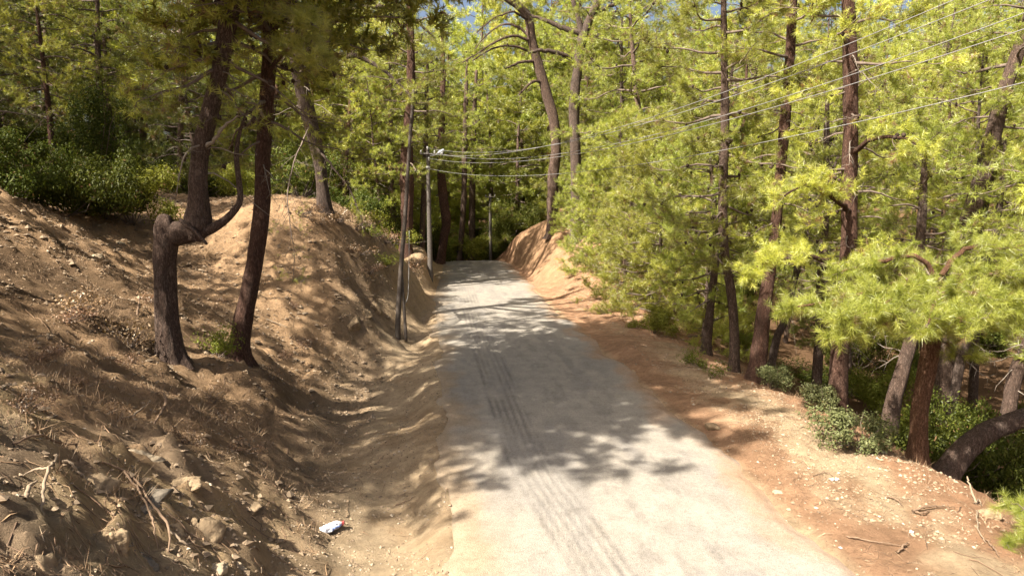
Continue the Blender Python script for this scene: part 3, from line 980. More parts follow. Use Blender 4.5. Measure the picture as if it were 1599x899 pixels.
hero('thick flaky grey pine leaning left above the crest of the left mound',
     [(508, 330, 27, 19), (500, 262, 26.8, 18), (490, 215, 26.7, 20), (478, 165, 26.5, 22), (466, 110, 26.3, 22), (458, 50, 26.2, 21), (452, -20, 26, 19),
      (446, -120, 26, 18), (450, -230, 26, 8)],
     [dict(lo=.7, n=6, R=1.6, az=(120, 260), **over)], M_bark_grey, seed=3,
     limbs_px=[dict(pts=[(485, 195, 26.5, 3), (464, 240, 25, 2.2), (449, 300, 23.8, 1.7), (453, 350, 23.2, 1.3), (460, 400, 22.9, 1), (456, 445, 22.6, .7)], leaf=dict(dens2=4.5, K=16, len2=.9, deadfrac=.7, droop=.6), bark=M_twig),
               dict(pts=[(492, 230, 26.6, 4), (520, 260, 25.5, 3), (548, 300, 25, 2.2), (566, 345, 25, 1.2)], leaf=dict(dens2=2.5, K=16, len2=.8, deadfrac=.7, droop=.5)),
               dict(pts=[(468, 120, 26.3, 12), (500, 95, 25, 10), (545, 85, 24, 8), (600, 110, 23.5, 5), (640, 150, 23.2, 3)], leaf=dict(K=22, dens2=3.6, len2=1.3, n3=6)),
               dict(pts=[(462, 80, 26.3, 12), (510, 40, 25, 10), (570, 10, 24, 8), (630, 20, 23.5, 5), (680, 60, 23.5, 3)], leaf=dict(K=22, dens2=3.6, len2=1.3, n3=6)),
               dict(pts=[(458, 40, 26, 12), (520, -10, 25.5, 10), (580, -40, 25.5, 8), (640, -50, 25.5, 5), (700, -10, 25.5, 3)], leaf=dict(K=22, dens2=3.4, len2=1.3, n3=6))],
     sticks=[(.15, .5, 8, (.6, 1.8))])
# road end, left side
hero('pine with reddish trunk wrapped in dry brown creeper behind the leaning wooden pole',
     [(633, 400, 38, 20), (634, 370, 38, 18), (636, 320, 38, 20), (635, 270, 38, 21), (636, 220, 38, 16), (640, 160, 38, 14), (642, 100, 38, 12), (640, 20, 38, 10), (640, -60, 38, 4)],
     [dict(lo=.34, n=30, R=3.0, **full), dict(lo=.27, hi=.45, n=6, R=2.0, el=(-25, -5), **full)], M_bark_red, seed=4, sides=18, rough=.25)
hero('reddish pine with a slight S bend on the left verge just past the street lamp',
     [(686, 412, 52, 14), (692, 380, 52, 13), (697, 345, 52, 15), (691, 300, 52, 14), (688, 250, 52, 12), (690, 190, 52, 10), (692, 110, 52, 8), (690, 40, 52, 3)],
     [dict(lo=.40, n=28, R=3.0, **full)], M_bark_red, seed=5, sides=16)
hero('thin dark pine close beside the street lamp on its left, trunk half hidden',
     [(658, 392, 46, 10), (660, 350, 46, 9), (662, 300, 46, 9), (664, 240, 46, 8), (666, 160, 46, 6), (668, 80, 46, 3)],
     [dict(lo=.42, n=24, R=2.6, **full)], M_bark, seed=6, sides=14)
hero('straight thin pine left of the far utility pole at the road bend',
     [(716, 410, 58, 9), (722, 350, 58, 9), (725, 290, 58, 9), (726, 220, 58, 8), (728, 140, 58, 6), (730, 90, 58, 3)],
     [dict(lo=.38, n=26, R=2.8, **full)], M_bark, seed=7, sides=14)
hero('dark pine nearest the far utility pole on its left, lower trunk in deep shade',
     [(738, 408, 61, 10), (737, 350, 61, 10), (738, 290, 61, 10), (740, 200, 61, 8), (744, 110, 61, 4)],
     [dict(lo=.35, n=26, R=3.0, **full)], M_bark, seed=8, sides=14)
# centre
hero('big dark pine arching left over the road end with bare curved trunk',
     [(862, 335, 44, 18), (864, 280, 44, 17), (868, 235, 44, 16), (865, 190, 44, 16), (852, 140, 44, 16), (838, 92, 44, 15), (830, 60, 44, 14), (826, 30, 44, 13), (810, 10, 44, 12),
      (785, -8, 44, 11), (760, -40, 44, 8), (745, -90, 44, 3)],
     [dict(lo=.80, n=16, R=3.0, **full)], M_bark, seed=9, sides=18,
     limbs_px=[dict(pts=[(833, 65, 44, 5), (800, 57, 43.5, 4), (770, 68, 43, 3), (745, 84, 42.5, 2), (722, 98, 42, 2)], leaf=dict(dens2=2.2, K=10, deadfrac=.75, len2=.9)),
               dict(pts=[(836, 84, 44, 4.5), (800, 72, 43.5, 3.5), (765, 78, 43, 2.5), (738, 96, 42.6, 2)], leaf=dict(dens2=2.2, K=10, deadfrac=.75, len2=.9)),
               dict(pts=[(830, 58, 44, 4.5), (798, 38, 44.5, 3.5), (768, 48, 45, 2.5), (742, 76, 45, 2)], leaf=dict(dens2=2.2, K=10, deadfrac=.75, len2=.9)),
               dict(pts=[(827, 32, 44, 4.5), (800, 20, 43, 3.2), (770, 30, 42.5, 2), (745, 50, 42, 2)], leaf=dict(dens2=2.2, K=10, deadfrac=.75, len2=.9)),
               dict(pts=[(838, 96, 44, 5), (812, 98, 43.5, 4), (792, 106, 43, 2)], leaf=dict(dens2=1.5, K=10, deadfrac=.9, len2=.6)),
               dict(pts=[(848, 130, 44, 5), (832, 128, 43.6, 4), (810, 148, 43.3, 2)], leaf=dict(dens2=1.5, K=10, deadfrac=.9, len2=.6))])
hero('grey barked pine forking near its top, right of the arching dark pine',
     [(900, 330, 41, 17), (899, 260, 41, 17), (897, 200, 41, 17), (897, 150, 41, 17), (903, 100, 41, 14), (909, 62, 41, 16), (922, 28, 41, 13), (935, 0, 41, 11), (950, -60, 41, 8), (965, -130, 41, 3)],
     [dict(lo=.62, n=20, R=2.6, **full)], M_bark_grey, seed=10, sides=18,
     extra=[[(910, 58, 41, 12), (903, 30, 41, 8), (895, 0, 41, 7), (888, -60, 41, 3)]],
     limbs_px=[dict(pts=[(908, 52, 41, 9), (880, 44, 41.3, 8), (855, 33, 41.6, 6), (830, 24, 42, 4)], leaf=dict(dens2=1.2, K=16, deadfrac=.5)),
               dict(pts=[(897, 95, 41, 7), (875, 84, 40.6, 7), (850, 79, 40.3, 6), (825, 84, 40, 4)], leaf=dict(dens2=1.2, K=16, deadfrac=.5)),
               dict(pts=[(914, 52, 41, 6), (935, 56, 40.5, 5), (960, 50, 40, 3)], leaf=dict(dens2=2.4, K=20)),
               dict(pts=[(925, 25, 41, 7), (950, 10, 41, 6), (975, 0, 41, 4)], leaf=dict(dens2=2.4, K=20))])
# right side
hero('tall thin pine on the right with cones and yellow crown, trunk almost black',
     [(1145, 592, 19, 18), (1147, 530, 19, 15), (1142, 460, 19, 15), (1130, 380, 19, 15), (1129, 300, 19, 15), (1132, 200, 19, 14), (1131, 100, 19, 11), (1130, 20, 19, 9), (1130, -90, 19.1, 5), (1130, -150, 19.1, 2)],
     [dict(lo=.24, n=40, R=2.3, el=(-14, 25), K=32, ln=.17, wd=.009, brown=.07, dens2=3.6, n3=5, len2=.8)], M_bark, seed=11, sides=18, sticks=[(.2, .55, 6, (.4, 1.2))])
hero('short slim pine on the right verge just left of the tall thin one',
     [(1101, 562, 20.8, 17), (1105, 520, 20.8, 14), (1110, 470, 20.8, 13), (1118, 400, 20.8, 11), (1116, 330, 20.8, 9), (1110, 250, 20.8, 6), (1108, 200, 20.8, 2)],
     [dict(lo=.26, n=40, R=2.3, el=(-15, 20), K=32, ln=.17, wd=.009, brown=.07, dens2=3.4, n3=5)], M_bark, seed=12, sides=16)
hero('pine with flaking red upper trunk on the right, leaning slightly right',
     [(1178, 590, 18, 30), (1187, 530, 18, 26), (1196, 460, 18, 22), (1210, 370, 18.1, 18), (1217, 290, 18.2, 17), (1223, 220, 18.3, 17), (1230, 130, 18.4, 16), (1236, 40, 18.5, 15), (1240, -60, 18.6, 13), (1246, -200, 18.8, 9), (1250, -330, 19, 3)],
     [dict(lo=.50, hi=.66, n=9, R=2.4, **full), dict(lo=.66, n=16, R=2.5, **over), dict(lo=.24, hi=.52, n=12, R=1.6, el=(-22, 5), **full)], M_bark_red, seed=13, sides=20, sticks=[(.25, .6, 9, (.5, 1.6))])
hero('stout red-brown pine standing straight in the right wood behind the bright flat crown',
     [(1311, 655, 15.5, 34), (1309, 600, 15.5, 30), (1312, 530, 15.6, 27), (1321, 455, 15.7, 27), (1326, 380, 15.8, 26), (1326, 280, 16, 24), (1328, 180, 16, 23), (1327, 80, 16, 22), (1324, 0, 16.1, 20),
      (1322, -120, 16.2, 17), (1320, -280, 16.4, 12), (1316, -420, 16.5, 3)],
     [dict(lo=.50, hi=.66, n=8, R=2.5, **full), dict(lo=.66, n=15, R=2.6, **over), dict(lo=.28, hi=.52, n=11, R=1.7, el=(-22, 5), **full)], M_bark_red, seed=14, sides=22,
     limbs_px=[dict(pts=[(1324, 430, 15.7, 9), (1285, 405, 14.8, 8), (1240, 400, 14.3, 6), (1195, 410, 14, 4), (1165, 425, 13.9, 3)], leaf=dict(K=44, ln=.17, wd=.007, dens2=5, n3=6, len2=.9, bare=.25)),
               dict(pts=[(1326, 330, 15.8, 9), (1290, 300, 14.9, 7), (1255, 290, 14.5, 5), (1225, 305, 14.3, 3)], leaf=dict(K=36, ln=.17, wd=.008, dens2=4, n3=5, len2=.8, bare=.3)),
               dict(pts=[(1327, 240, 16, 9), (1370, 215, 15, 7), (1410, 215, 14.6, 5), (1445, 235, 14.4, 3)], leaf=dict(K=36, ln=.17, wd=.008, dens2=4, n3=5, len2=.8, bare=.3))], sticks=[(.22, .6, 14, (.5, 1.7))])
hero('low orange-barked pine at the verge edge carrying a wide flat bright yellow-green crown',
     [(1430, 745, 12.4, 34), (1434, 690, 12.4, 29), (1436, 640, 12.4, 28), (1447, 580, 12.4, 29), (1456, 525, 12.5, 27), (1462, 480, 12.6, 17), (1472, 440, 12.8, 10), (1482, 405, 13, 3)],
     [dict(lo=.62, hi=.97, n=12, R=1.5, el=(-10, 20), K=60, ln=.16, wd=.0045, dens2=4.2, n3=5, len2=.55, len3=.26)], M_bark_orange, seed=15, sides=24, rough=.10,
     limbs_px=[dict(pts=[(1455, 535, 12.4, 10), (1425, 505, 11.4, 8), (1370, 490, 10.9, 6), (1315, 495, 10.7, 3)], leaf=dict(K=44, ln=.17, wd=.0065, dens2=7, n3=7, len2=.7, len3=.28, bare=.25)),
               dict(pts=[(1457, 530, 12.4, 10), (1478, 505, 11.4, 8), (1500, 495, 10.8, 6), (1515, 505, 10.5, 3)], leaf=dict(K=44, ln=.17, wd=.0065, dens2=7, n3=7, len2=.7, len3=.28, bare=.25)),
               dict(pts=[(1458, 520, 12.4, 10), (1520, 480, 11.6, 8), (1570, 475, 11.2, 6), (1620, 490, 11, 3)], leaf=dict(K=44, ln=.17, wd=.0065, dens2=7, n3=7, len2=.7, len3=.28, bare=.25)),
               dict(pts=[(1456, 500, 12.5, 12), (1420, 455, 12.1, 9), (1360, 455, 11.8, 7), (1300, 470, 11.7, 5), (1235, 480, 11.7, 3)], leaf=dict(K=44, ln=.17, wd=.0065, dens2=7, n3=7, len2=.75, len3=.28, bare=.25)),
               dict(pts=[(1456, 510, 12.4, 12), (1430, 470, 11.7, 9), (1390, 470, 11.2, 7), (1345, 500, 10.9, 5), (1310, 520, 10.8, 3)], leaf=dict(K=44, ln=.17, wd=.0065, dens2=7, n3=7, len2=.7, len3=.28, bare=.3)),
               dict(pts=[(1460, 480, 12.5, 12), (1500, 440, 12.2, 9), (1550, 430, 12, 7), (1600, 440, 11.9, 5), (1650, 460, 11.8, 3)], leaf=dict(K=44, ln=.17, wd=.0065, dens2=7, n3=7, len2=.75, len3=.28, bare=.2)),
               dict(pts=[(1458, 495, 12.5, 12), (1490, 460, 11.7, 9), (1530, 460, 11.2, 6), (1580, 480, 11, 3)], leaf=dict(K=44, ln=.17, wd=.0065, dens2=7, n3=7, len2=.7, len3=.28, bare=.2)),
               dict(pts=[(1468, 440, 12.7, 9), (1430, 400, 12.7, 8), (1370, 410, 12.7, 6), (1310, 425, 12.8, 3)], leaf=dict(K=40, ln=.17, wd=.0065, dens2=6.5, n3=6, len2=.65, len3=.26, bare=.35)),
               dict(pts=[(1470, 430, 12.7, 9), (1510, 385, 12.8, 8), (1560, 390, 12.8, 6), (1610, 380, 12.8, 3)], leaf=dict(K=40, ln=.17, wd=.0065, dens2=6.5, n3=6, len2=.65, len3=.26, bare=.3)),
               dict(pts=[(1458, 500, 12.4, 10), (1465, 470, 11.6, 8), (1455, 480, 10.9, 6), (1450, 505, 10.5, 3)], leaf=dict(K=44, ln=.17, wd=.0065, dens2=5, n3=5, len2=.6, len3=.26, bare=.35))], cone_sites=False)
hero('thick black pine trunk arching low to the right beside the orange-barked pine',
     [(1462, 765, 12.6, 46), (1480, 735, 12.6, 42), (1503, 705, 12.6, 39), (1537, 677, 12.6, 36), (1577, 660, 12.6, 34), (1625, 640, 12.6, 31), (1690, 600, 12.6, 32), (1750, 520, 12.6, 28), (1790, 400, 12.7, 22), (1800, 250, 12.8, 10)],
     [dict(lo=.7, n=14, R=2.2, **over)], M_bark, seed=16, sides=26, n=80)
hero('leaning double-stemmed pine at the upper right edge of the wood',
     [(1470, 600, 20, 38), (1490, 450, 20, 32), (1507, 365, 20, 29), (1530, 290, 20, 28), (1546, 230, 20, 26), (1566, 150, 20, 23), (1584, 100, 20, 21), (1603, 40, 20, 19), (1625, -50, 20, 15), (1650, -170, 20.2, 5)],
     [dict(lo=.55, n=26, R=2.8, **full), dict(lo=.35, hi=.55, n=6, R=2, el=(-20, 0), **thin)], M_bark, seed=17, sides=20,
     extra=[[(1500, 430, 20.3, 20), (1525, 365, 20.4, 18), (1540, 300, 20.5, 17), (1556, 240, 20.6, 12), (1560, 200, 20.6, 8)]], sticks=[(.3, .6, 8, (.5, 1.6))])
for lab, pts, bk in [
    ('blackened pine trunk leaning right in deep shade behind the pale verge shrub', [(1385, 700, 15.5, 32), (1392, 640, 15.5, 27), (1408, 580, 15.6, 24), (1424, 520, 15.7, 22), (1432, 440, 15.8, 18), (1440, 330, 16, 14), (1446, 200, 16, 5)], M_bark),
    ('thin grey pine stem slanting right between the red trunked pine and the stout pine', [(1200, 570, 21, 14), (1212, 530, 21, 13), (1228, 490, 21, 12), (1262, 350, 21, 9), (1292, 290, 21, 8), (1310, 240, 21, 3)], M_bark_grey),
    ('dark straight trunk just left of the stout red-brown pine in the right wood', [(1276, 590, 22, 17), (1279, 530, 22, 16), (1281, 470, 22, 15), (1286, 380, 22, 14), (1290, 250, 22, 11), (1292, 120, 22, 4)], M_bark),
    ('pale grey trunk leaning right behind the flat bright crown', [(1482, 610, 19.5, 17), (1500, 560, 19.5, 16), (1516, 520, 19.5, 15), (1540, 440, 19.5, 13), (1560, 330, 19.5, 10), (1570, 220, 19.5, 4)], M_bark_grey),
    ('slanting dark trunk at the far right edge under the flat bright crown', [(1566, 660, 16.5, 26), (1582, 600, 16.5, 24), (1605, 540, 16.5, 22), (1640, 440, 16.5, 18), (1670, 320, 16.5, 12), (1690, 200, 16.5, 5)], M_bark)]:
    hero(lab, pts, [dict(lo=.55, n=16, R=1.7, K=24, ln=.18, wd=.011, dens2=2.4, n3=4)], bk, seed=len(lab), sides=16, n=40, sticks=[(.3, .6, 5, (.4, 1.2))])

for x, y, k, sc, rz, lab in [  # pines added out of view on the left to shade bank, hillside and road
    (-8.2, 9.3, 'shade_canopy', 1.15, .4, 'unseen tall pine added for shade just outside the left edge, nearest the camera'),
    (-7.4, 11.3, 'shade_canopy', 1.0, .9, 'unseen pine added for shade past the left edge, on the bare slope beside the rocks'),
    (-9.9, 8.4, 'shade_canopy', 1.0, 2.7, 'unseen pine added for shade just outside the left edge above the ochre boulder'),
    (-10.4, 12.6, 'shade_canopy', .95, 2.0, 'unseen pine added for shade just outside the left edge above the bare slope'),
    (-12.6, 17.2, 'tall2', 1.25, 4.1, 'pine added for shade just outside the left edge below the dark bush'),
    (-21, 22, 'tall3', 1.1, .2, 'pine high on the left hillside outside the frame'),
    (-24, 26.5, 'tall', 1.25, 1.4, 'second unseen pine added for shade high on the left hillside outside the frame'),
    (-26.5, 21.5, 'tall3', 1.1, 3.0, 'third pine high on the left hillside outside the frame'),
    (-29, 28, 'tall', 1.25, 2.2, 'fourth unseen pine added for shade high on the left hillside outside the frame'),
    (-12.9, 5.6, 'tall3', .9, 1.1, 'unseen pine added for shade up the slope outside the left edge, level with the rocks')]:
    place(k, x, y, rz, sc, lab, 'added shade pines past the left edge')
    taken0.append((x, y))
# dense young pines with branches to the ground, right of the road
for x, y, k, sc, rz, lab in [
    (9.3, 31.5, 'young', 1.0, .3, 'young bushy pine standing frontmost in the clump on the right verge'),
    (10.4, 35.5, 'young', 1.22, 2.1, 'tallest young pine of the clump beside the cut bank'),
    (9.9, 28.2, 'young', 1.22, 4.0, 'broad yellow-green young pine between the clump and the slim verge trunk'),
    (9.1, 37.4, 'young2', 1.1, 1.0, 'short young pine growing on the foot of the cut bank'),
    (8.9, 42.0, 'young2', .85, 2.5, 'small young pine perched on the cut bank over the road'),
    (10.4, 24.6, 'young2', 1.25, 3.3, 'pale young pine low behind the slim verge trunks'),
    (9.9, 45.5, 'young', 1.05, .9, 'young pine on top of the cut bank beneath the forked grey pine')]:
    place(k, x, y, rz, sc, lab, 'young pines right of the road')


# ------------------------------------------------------------------ the wood around
def scatter(r, n, xr_, yr_, ok, dmin, taken):
    out = []
    for _ in range(n * 60):
        if len(out) >= n:
            break
        x, y = r.uniform(*xr_), r.uniform(*yr_)
        if not ok(x, y):
            continue
        if any((x - a) ** 2 + (y - b_) ** 2 < dmin * dmin for a, b_ in taken):
            continue
        taken.append((x, y)); out.append((x, y))
    return out


taken = [(-5.7, 15), (-4.6, 16.5), (-4.3, 27), (8, 44), (9, 41), (9, 19), (10, 15.6), (9.5, 12.4)] + taken0
r = np.random.default_rng(42)


def seenx(x, y):
    return -0.62 * y - 3 < x < 1.02 * y + 3


for i, (x, y, k, sc) in enumerate([(7.6, 58.5, 'far2', 1.25), (10.2, 57.5, 'far', 1.3), (6.2, 66, 'far2', 1.5), (9, 65, 'far', 1.5), (2.0, 72, 'far2', 1.75), (5.2, 74, 'far', 1.8), (-1.5, 73, 'far2', 1.7),
                                   (8.5, 75, 'far2', 1.8), (12.5, 62, 'far', 1.4), (-5, 66, 'far', 1.5), (15.5, 58, 'far2', 1.3), (19, 63, 'far2', 1.4), (12, 71, 'far2', 1.6), (-6.5, 59, 'far2', 1.35), (-3.2, 58.5, 'far', 1.3)]):
    place(k, x, y, i * 1.3, sc, ('tall pointed pine' if k == 'far' else 'tall round-crowned pine') + ' rising beyond the road end, '
          + ('left of the far utility pole' if x < 4.5 else 'straight behind the far utility pole' if x < 8 else 'right of the far utility pole') + (', in front' if y < 64 else ', farther back'), 'pines beyond the road bend'); taken.append((x, y))
ZONES = [
    # n, x range, y range, condition, spacing, kinds, label, group
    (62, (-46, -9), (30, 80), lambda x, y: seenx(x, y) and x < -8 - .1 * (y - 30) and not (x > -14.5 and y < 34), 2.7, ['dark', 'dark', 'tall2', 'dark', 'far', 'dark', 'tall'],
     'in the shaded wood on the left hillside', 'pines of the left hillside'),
    (24, (-11, -1.6), (38, 60), lambda x, y: x < -2.2 - .05 * (y - 40), 2.3, ['tall', 'far', 'tall2', 'dark', 'slim'],
     'behind the left mound', 'pines behind the left mound'),
    (70, (-22, 24), (62, 112), lambda x, y: True, 3.3, ['far', 'far2', 'tall', 'far'],
     'in the wood beyond the road bend', 'pines beyond the road bend'),
    (14, (10.5, 26), (44, 64), lambda x, y: True, 3.0, ['far', 'tall', 'far2', 'tall2'],
     'behind the cut bank right of the road', 'pines behind the cut bank'),
    (64, (12.5, 62), (15, 75), lambda x, y: seenx(x, y) and x > 12.0 and not (x < 16 and y < 17) and not (y > 46 and x < 26), 2.7, ['tall', 'tall2', 'slim', 'far', 'far2', 'slim', 'tall3', 'far'],
     'in the wood right of the road', 'pines of the right wood'),
]
LOOK = {'tall': 'brown-barked pine', 'tall2': 'reddish-barked pine', 'tall3': 'grey-barked pine', 'slim': 'slim small pine', 'far': 'pointed full-crowned pine',
        'far2': 'round full-crowned pine', 'dark': 'pine with shade-darkened needles'}
for n_, xr_, yr_, ok, dm, kinds, lab, grp in ZONES:
    for i, (x, y) in enumerate(scatter(r, n_, xr_, yr_, ok, dm, taken)):
        k = kinds[int(r.integers(len(kinds)))]
        if k.startswith('far') and y < 46:
            k = 'tall' if k == 'far' else 'tall2'
        third = (y - yr_[0]) / (yr_[1] - yr_[0])
        lb = LOOK[k] + ' ' + lab + (', in its near part' if third < .25 else ', halfway back' if third < .6 else ', in its far part')
        big = 1.18 if x > 12 and y > 28 else 1.0
        place(k, x, y, r.uniform(0, 6.28), r.uniform(.82, 1.18) * big, lb, grp, (r.normal(0, .05), r.normal(0, .05)), zoff=-.1)

# small pine whose needle tufts reach into the frame from the right edge
def near_pine(label, x, y, Ht, Rm, n, seed):
    r = np.random.default_rng(seed)
    z = np.linspace(-.3, Ht, 16)
    path = np.stack([.1 * np.sin(z * 2), .08 * np.cos(z * 2), z], -1)
    rad = .05 * (1 - .85 * np.clip(z / Ht, 0, 1))
    root = obj('pine_sapling', None, None, label, 'tree', None, None, (x, y, float(hz(x, y))))
    V, q, t = trunk_geo(path, rad, 10, .1, seed, .2)
    tg = Geo(); tg.trunk(V, q, t)
    obj('trunk', tg.mesh('trunk', [M_bark]), root)
    cg = Geo()
    lim = auto_limbs(r, path, rad, .15, .97, n, Rm, 'cone', (8, 45))
    grow(r, cg, lim, dens2=4, len2=.4, n3=4, len3=.2, K=90, ln=.17, wd=.0035, brown=.02, m_deadw=2)
    obj('crown', cg.mesh('crown', [M_needle, M_twig, M_deadtwig]), root)


near_pine('bright long-needled pine sapling cut by the right edge of the photo', 9.05, 8.2, 2.0, .85, 26, 900)

# ------------------------------------------------------------------ bushes
def bush_kind(seed, lobes, n, leaf, mats, w=1.0, h=1.0, flat=.8, stems=14, droopy=0.0):
    r = np.random.default_rng(seed)
    g = Geo()
    cs = np.stack([r.normal(0, .42 * w, lobes), r.normal(0, .42 * w, lobes), r.uniform(.18, .82, lobes) * h], -1)
    rs = r.uniform(.14, .36, lobes) * w
    k = r.integers(0, lobes, n)
    d = norm(r.normal(size=(n, 3)))
    rad = rs[k] * (0.35 + .75 * r.random(n) ** .45) * (1 + .65 * vnoise(d[:, 0] * 2.6 + k, d[:, 1] * 2.6, d[:, 2] * 2.6, seed) + .5 * (r.random(n) < .06))
    pos = cs[k] + d * rad[:, None] * np.array([1, 1, flat])
    pos[:, 2] -= droopy * r.random(n) ** 2 * .5 * h
    pos[:, 2] = np.maximum(pos[:, 2], .02)
    nr = norm(d + r.normal(0, .6, (n, 3)) + np.array([0, 0, .4]))
    t1 = norm(np.cross(nr, r.normal(size=(n, 3)))); t2 = np.cross(nr, t1)
    s = leaf * r.uniform(.6, 1.3, n)[:, None]
    V = np.stack([pos - t1 * s, pos + t2 * s * .45 + nr * s * .12, pos + t1 * s, pos - t2 * s * .45 + nr * s * .12], 1).reshape(-1, 3)
    tone = np.clip(r.uniform(.1, .8, n) + .12 * (rad / rs[k] - .7), 0, .86)
    tone = np.where(r.random(n) < .02, 1.0, tone)
    g.add(V, np.arange(n * 4).reshape(-1, 4), 0, np.repeat(tone, 4), False)
    sg = Geo()
    for i in range(stems):
        e = cs[i % lobes] + r.normal(0, .12, 3)
        p = np.array([0, 0, -.08]) + np.linspace(0, 1, 5)[:, None] * (e - np.array([0, 0, -.08])) + r.normal(0, .03, (5, 3)) * np.array([0, 1, 1, 1, 1])[:, None]
        V, F = tubes(p[None], (.014 * (1 - .8 * np.linspace(0, 1, 5)))[None], 5); sg.add(V, F, 0)
    return {'foliage': g.mesh('foliage', [mats]), 'stems': sg.mesh('stems', [M_twig])}


M_leaf_bright = needle_mat('bright_leaves', [(0.085, 0.105, 0.014), (0.165, 0.18, 0.026), (0.25, 0.26, 0.045)], trans=0.4, gloss=0.012)
KIND.update({
    'bush': bush_kind(21, 18, 16000, .027, M_leaf, 1.0, 1.1),
    'bush_bright': bush_kind(22, 15, 13000, .026, M_leaf_bright, .95, 1.1),
    'bush_wide': bush_kind(23, 22, 16000, .028, M_leaf, 1.3, .75, .7),
    'shrub_pale': bush_kind(24, 10, 6000, .026, M_leaf_pale, .75, .7),
    'vine': bush_kind(25, 26, 16000, .028, M_leaf, .8, 2.2, 1.3, 10, .9),
    'sprig': bush_kind(26, 7, 1500, .03, M_leaf_bright, .8, .6, .8, 8),
    'dry': bush_kind(27, 7, 700, .035, M_dead, .9, .5, .7, 26),
})


def bush(kind, x, y, sx, sz, label, group=None, rot=None, name='bush', cat='bush'):
    root = obj(name, None, None, label, cat, group, None, (x, y, float(hz(x, y)) - .04))
    root.rotation_euler = (0, 0, (x * 7.7 + y * 3.1) % 6.28 if rot is None else rot)
    root.scale = (sx, sx, sz)
    for k, me in KIND[kind].items():
        obj(k, me, root)
    return root


for k, px, py, Yd, sx, sz, lab in [
    ('bush_wide', 95, 310, 23.5, 1.7, 2.5, 'large dark green bush at the top of the left slope'),
    ('bush_bright', 205, 318, 25.5, 1.5, 1.9, 'bright yellow-green bush at the head of the left gully'),
    ('bush', 30, 310, 21.5, 1.5, 1.8, 'dark bush at the left edge above the bare slope'),
    ('bush', 160, 312, 25, 1.6, 2.0, 'dark green bush between the large bush and the bright bush'),
    ('vine', 150, 250, 30, 1.8, 2.2, 'tall mass of climbing vines hanging behind the large left bush'),
    ('bush', 470, 305, 31, 1.9, 2.1, 'dark bush on the back of the left mound behind the grey pine'),
    ('bush', 545, 330, 35, 1.8, 2.2, 'dark bush behind the right shoulder of the left mound'),
    ('vine', 590, 350, 40, 2.0, 2.0, 'tall dark thicket between the mound and the reddish pine'),
    ('bush_bright', 400, 300, 33, 1.7, 1.6, 'sunlit bush behind the crest of the left mound')]:
    p = P(px, py, Yd)
    bush(k, p[0], p[1], sx, sz, lab)
for x, y, k, sx, sz, lab in [
    (-2.6, 29.5, 'sprig', 1.3, 1.5, 'low green shrub on the right flank of the left mound'),
    (-1.9, 32.0, 'sprig', 1.4, 1.5, 'low green shrub at the foot of the mound behind the leaning pole'),
    (-1.2, 34.5, 'dry', 1.5, 1.4, 'dry grey shrub beside the ditch behind the leaning pole'),
    (-4.9, 15.9, 'sprig', .9, 1.1, 'small green plant at the foot of the leaning dark pine'),
    (-6.1, 14.4, 'dry', 1.0, 1.2, 'dead brown plant beside the foot of the kneed pine'),
    (-7.0, 14.1, 'dry', .9, .9, 'dead brown plant left of the kneed pine'),
    (-7.3, 11.0, 'sprig', .6, .9, 'small green sprig at the left edge on the bare slope'),
    (-3.9, 12.9, 'dry', .55, .5, 'small ashy plant on the shaded slope below the kneed pine'),
    (-4.3, 13.6, 'dry', .5, .5, 'small ashy plant above the ditch below the two left pines')]:
    bush(k, x, y, sx, sz, lab, name='shrub', cat='shrub')
for px, py, k, sx, sz, lab in [
    (1335, 700, 'shrub_pale', 1.25, 1.3, 'pale grey-green shrub at the verge edge before the stout red-brown pine'),
    (1280, 640, 'shrub_pale', .9, 1.2, 'small pale shrub left of the stout red-brown pine'),
    (1205, 605, 'shrub_pale', 1.0, 1.2, 'green shrub at the foot of the flaking red pine'),
    (1100, 575, 'sprig', 1.0, 1.0, 'small green plant at the foot of the short slim verge pine'),
    (1020, 520, 'bush_bright', 1.0, 1.0, 'low green shrub at the foot of the young pine clump')]:
    p = G(px, py)
    bush(k, p[0], p[1], sx, sz, lab, name='shrub', cat='shrub')
for x, y, k, sx, sz, lab in [
    (12.6, 14.4, 'bush_wide', 1.3, 2.0, 'dark leafy shrub behind the arching black trunk'),
    (13.6, 15.4, 'bush', 1.3, 2.2, 'dark leafy shrub behind the orange-barked pine'),
    (14.8, 13.6, 'bush', 1.4, 2.4, 'dark leafy shrub deep in shade at the far right edge')]:
    bush(k, x, y, sx, sz, lab, name='shrub', cat='shrub')
rr = np.random.default_rng(77)
for px, py, k, sx, sz in [(555, 356, 'dry', 1.3, 1.2), (578, 366, 'sprig', 1.2, 1.1), (600, 378, 'dry', 1.2, 1.1), (622, 392, 'sprig', 1.1, 1.0), (560, 395, 'dry', .9, .8), (600, 415, 'sprig', 1.0, .9),
                          (575, 425, 'dry', .8, .8), (525, 345, 'dry', 1.2, 1.0), (645, 412, 'dry', 1.0, .9), (470, 335, 'dry', 1.0, .9), (500, 350, 'dry', .8, .7)]:
    p = G(px, py)
    bush(k, p[0], p[1], sx, sz, 'withered low plant on the lit upper right flank of the left mound' if k == 'dry' else 'green weed on the lit upper right flank of the left mound',
         'weeds on the left mound', name='shrub', cat='shrub')
for px, py in [(60, 560), (130, 600), (200, 570), (320, 620), (230, 470), (420, 590), (440, 560), (480, 540), (350, 470), (100, 500), (30, 640), (380, 700), (300, 690), (180, 655), (520, 560), (455, 480), (410, 440)]:
    p = G(px, py)
    bush('dry', p[0], p[1], rr.uniform(.35, .7), rr.uniform(.35, .7), 'small dead plant among the litter of the left slope', 'dead plants of the left slope', name='shrub', cat='shrub')
tk = []
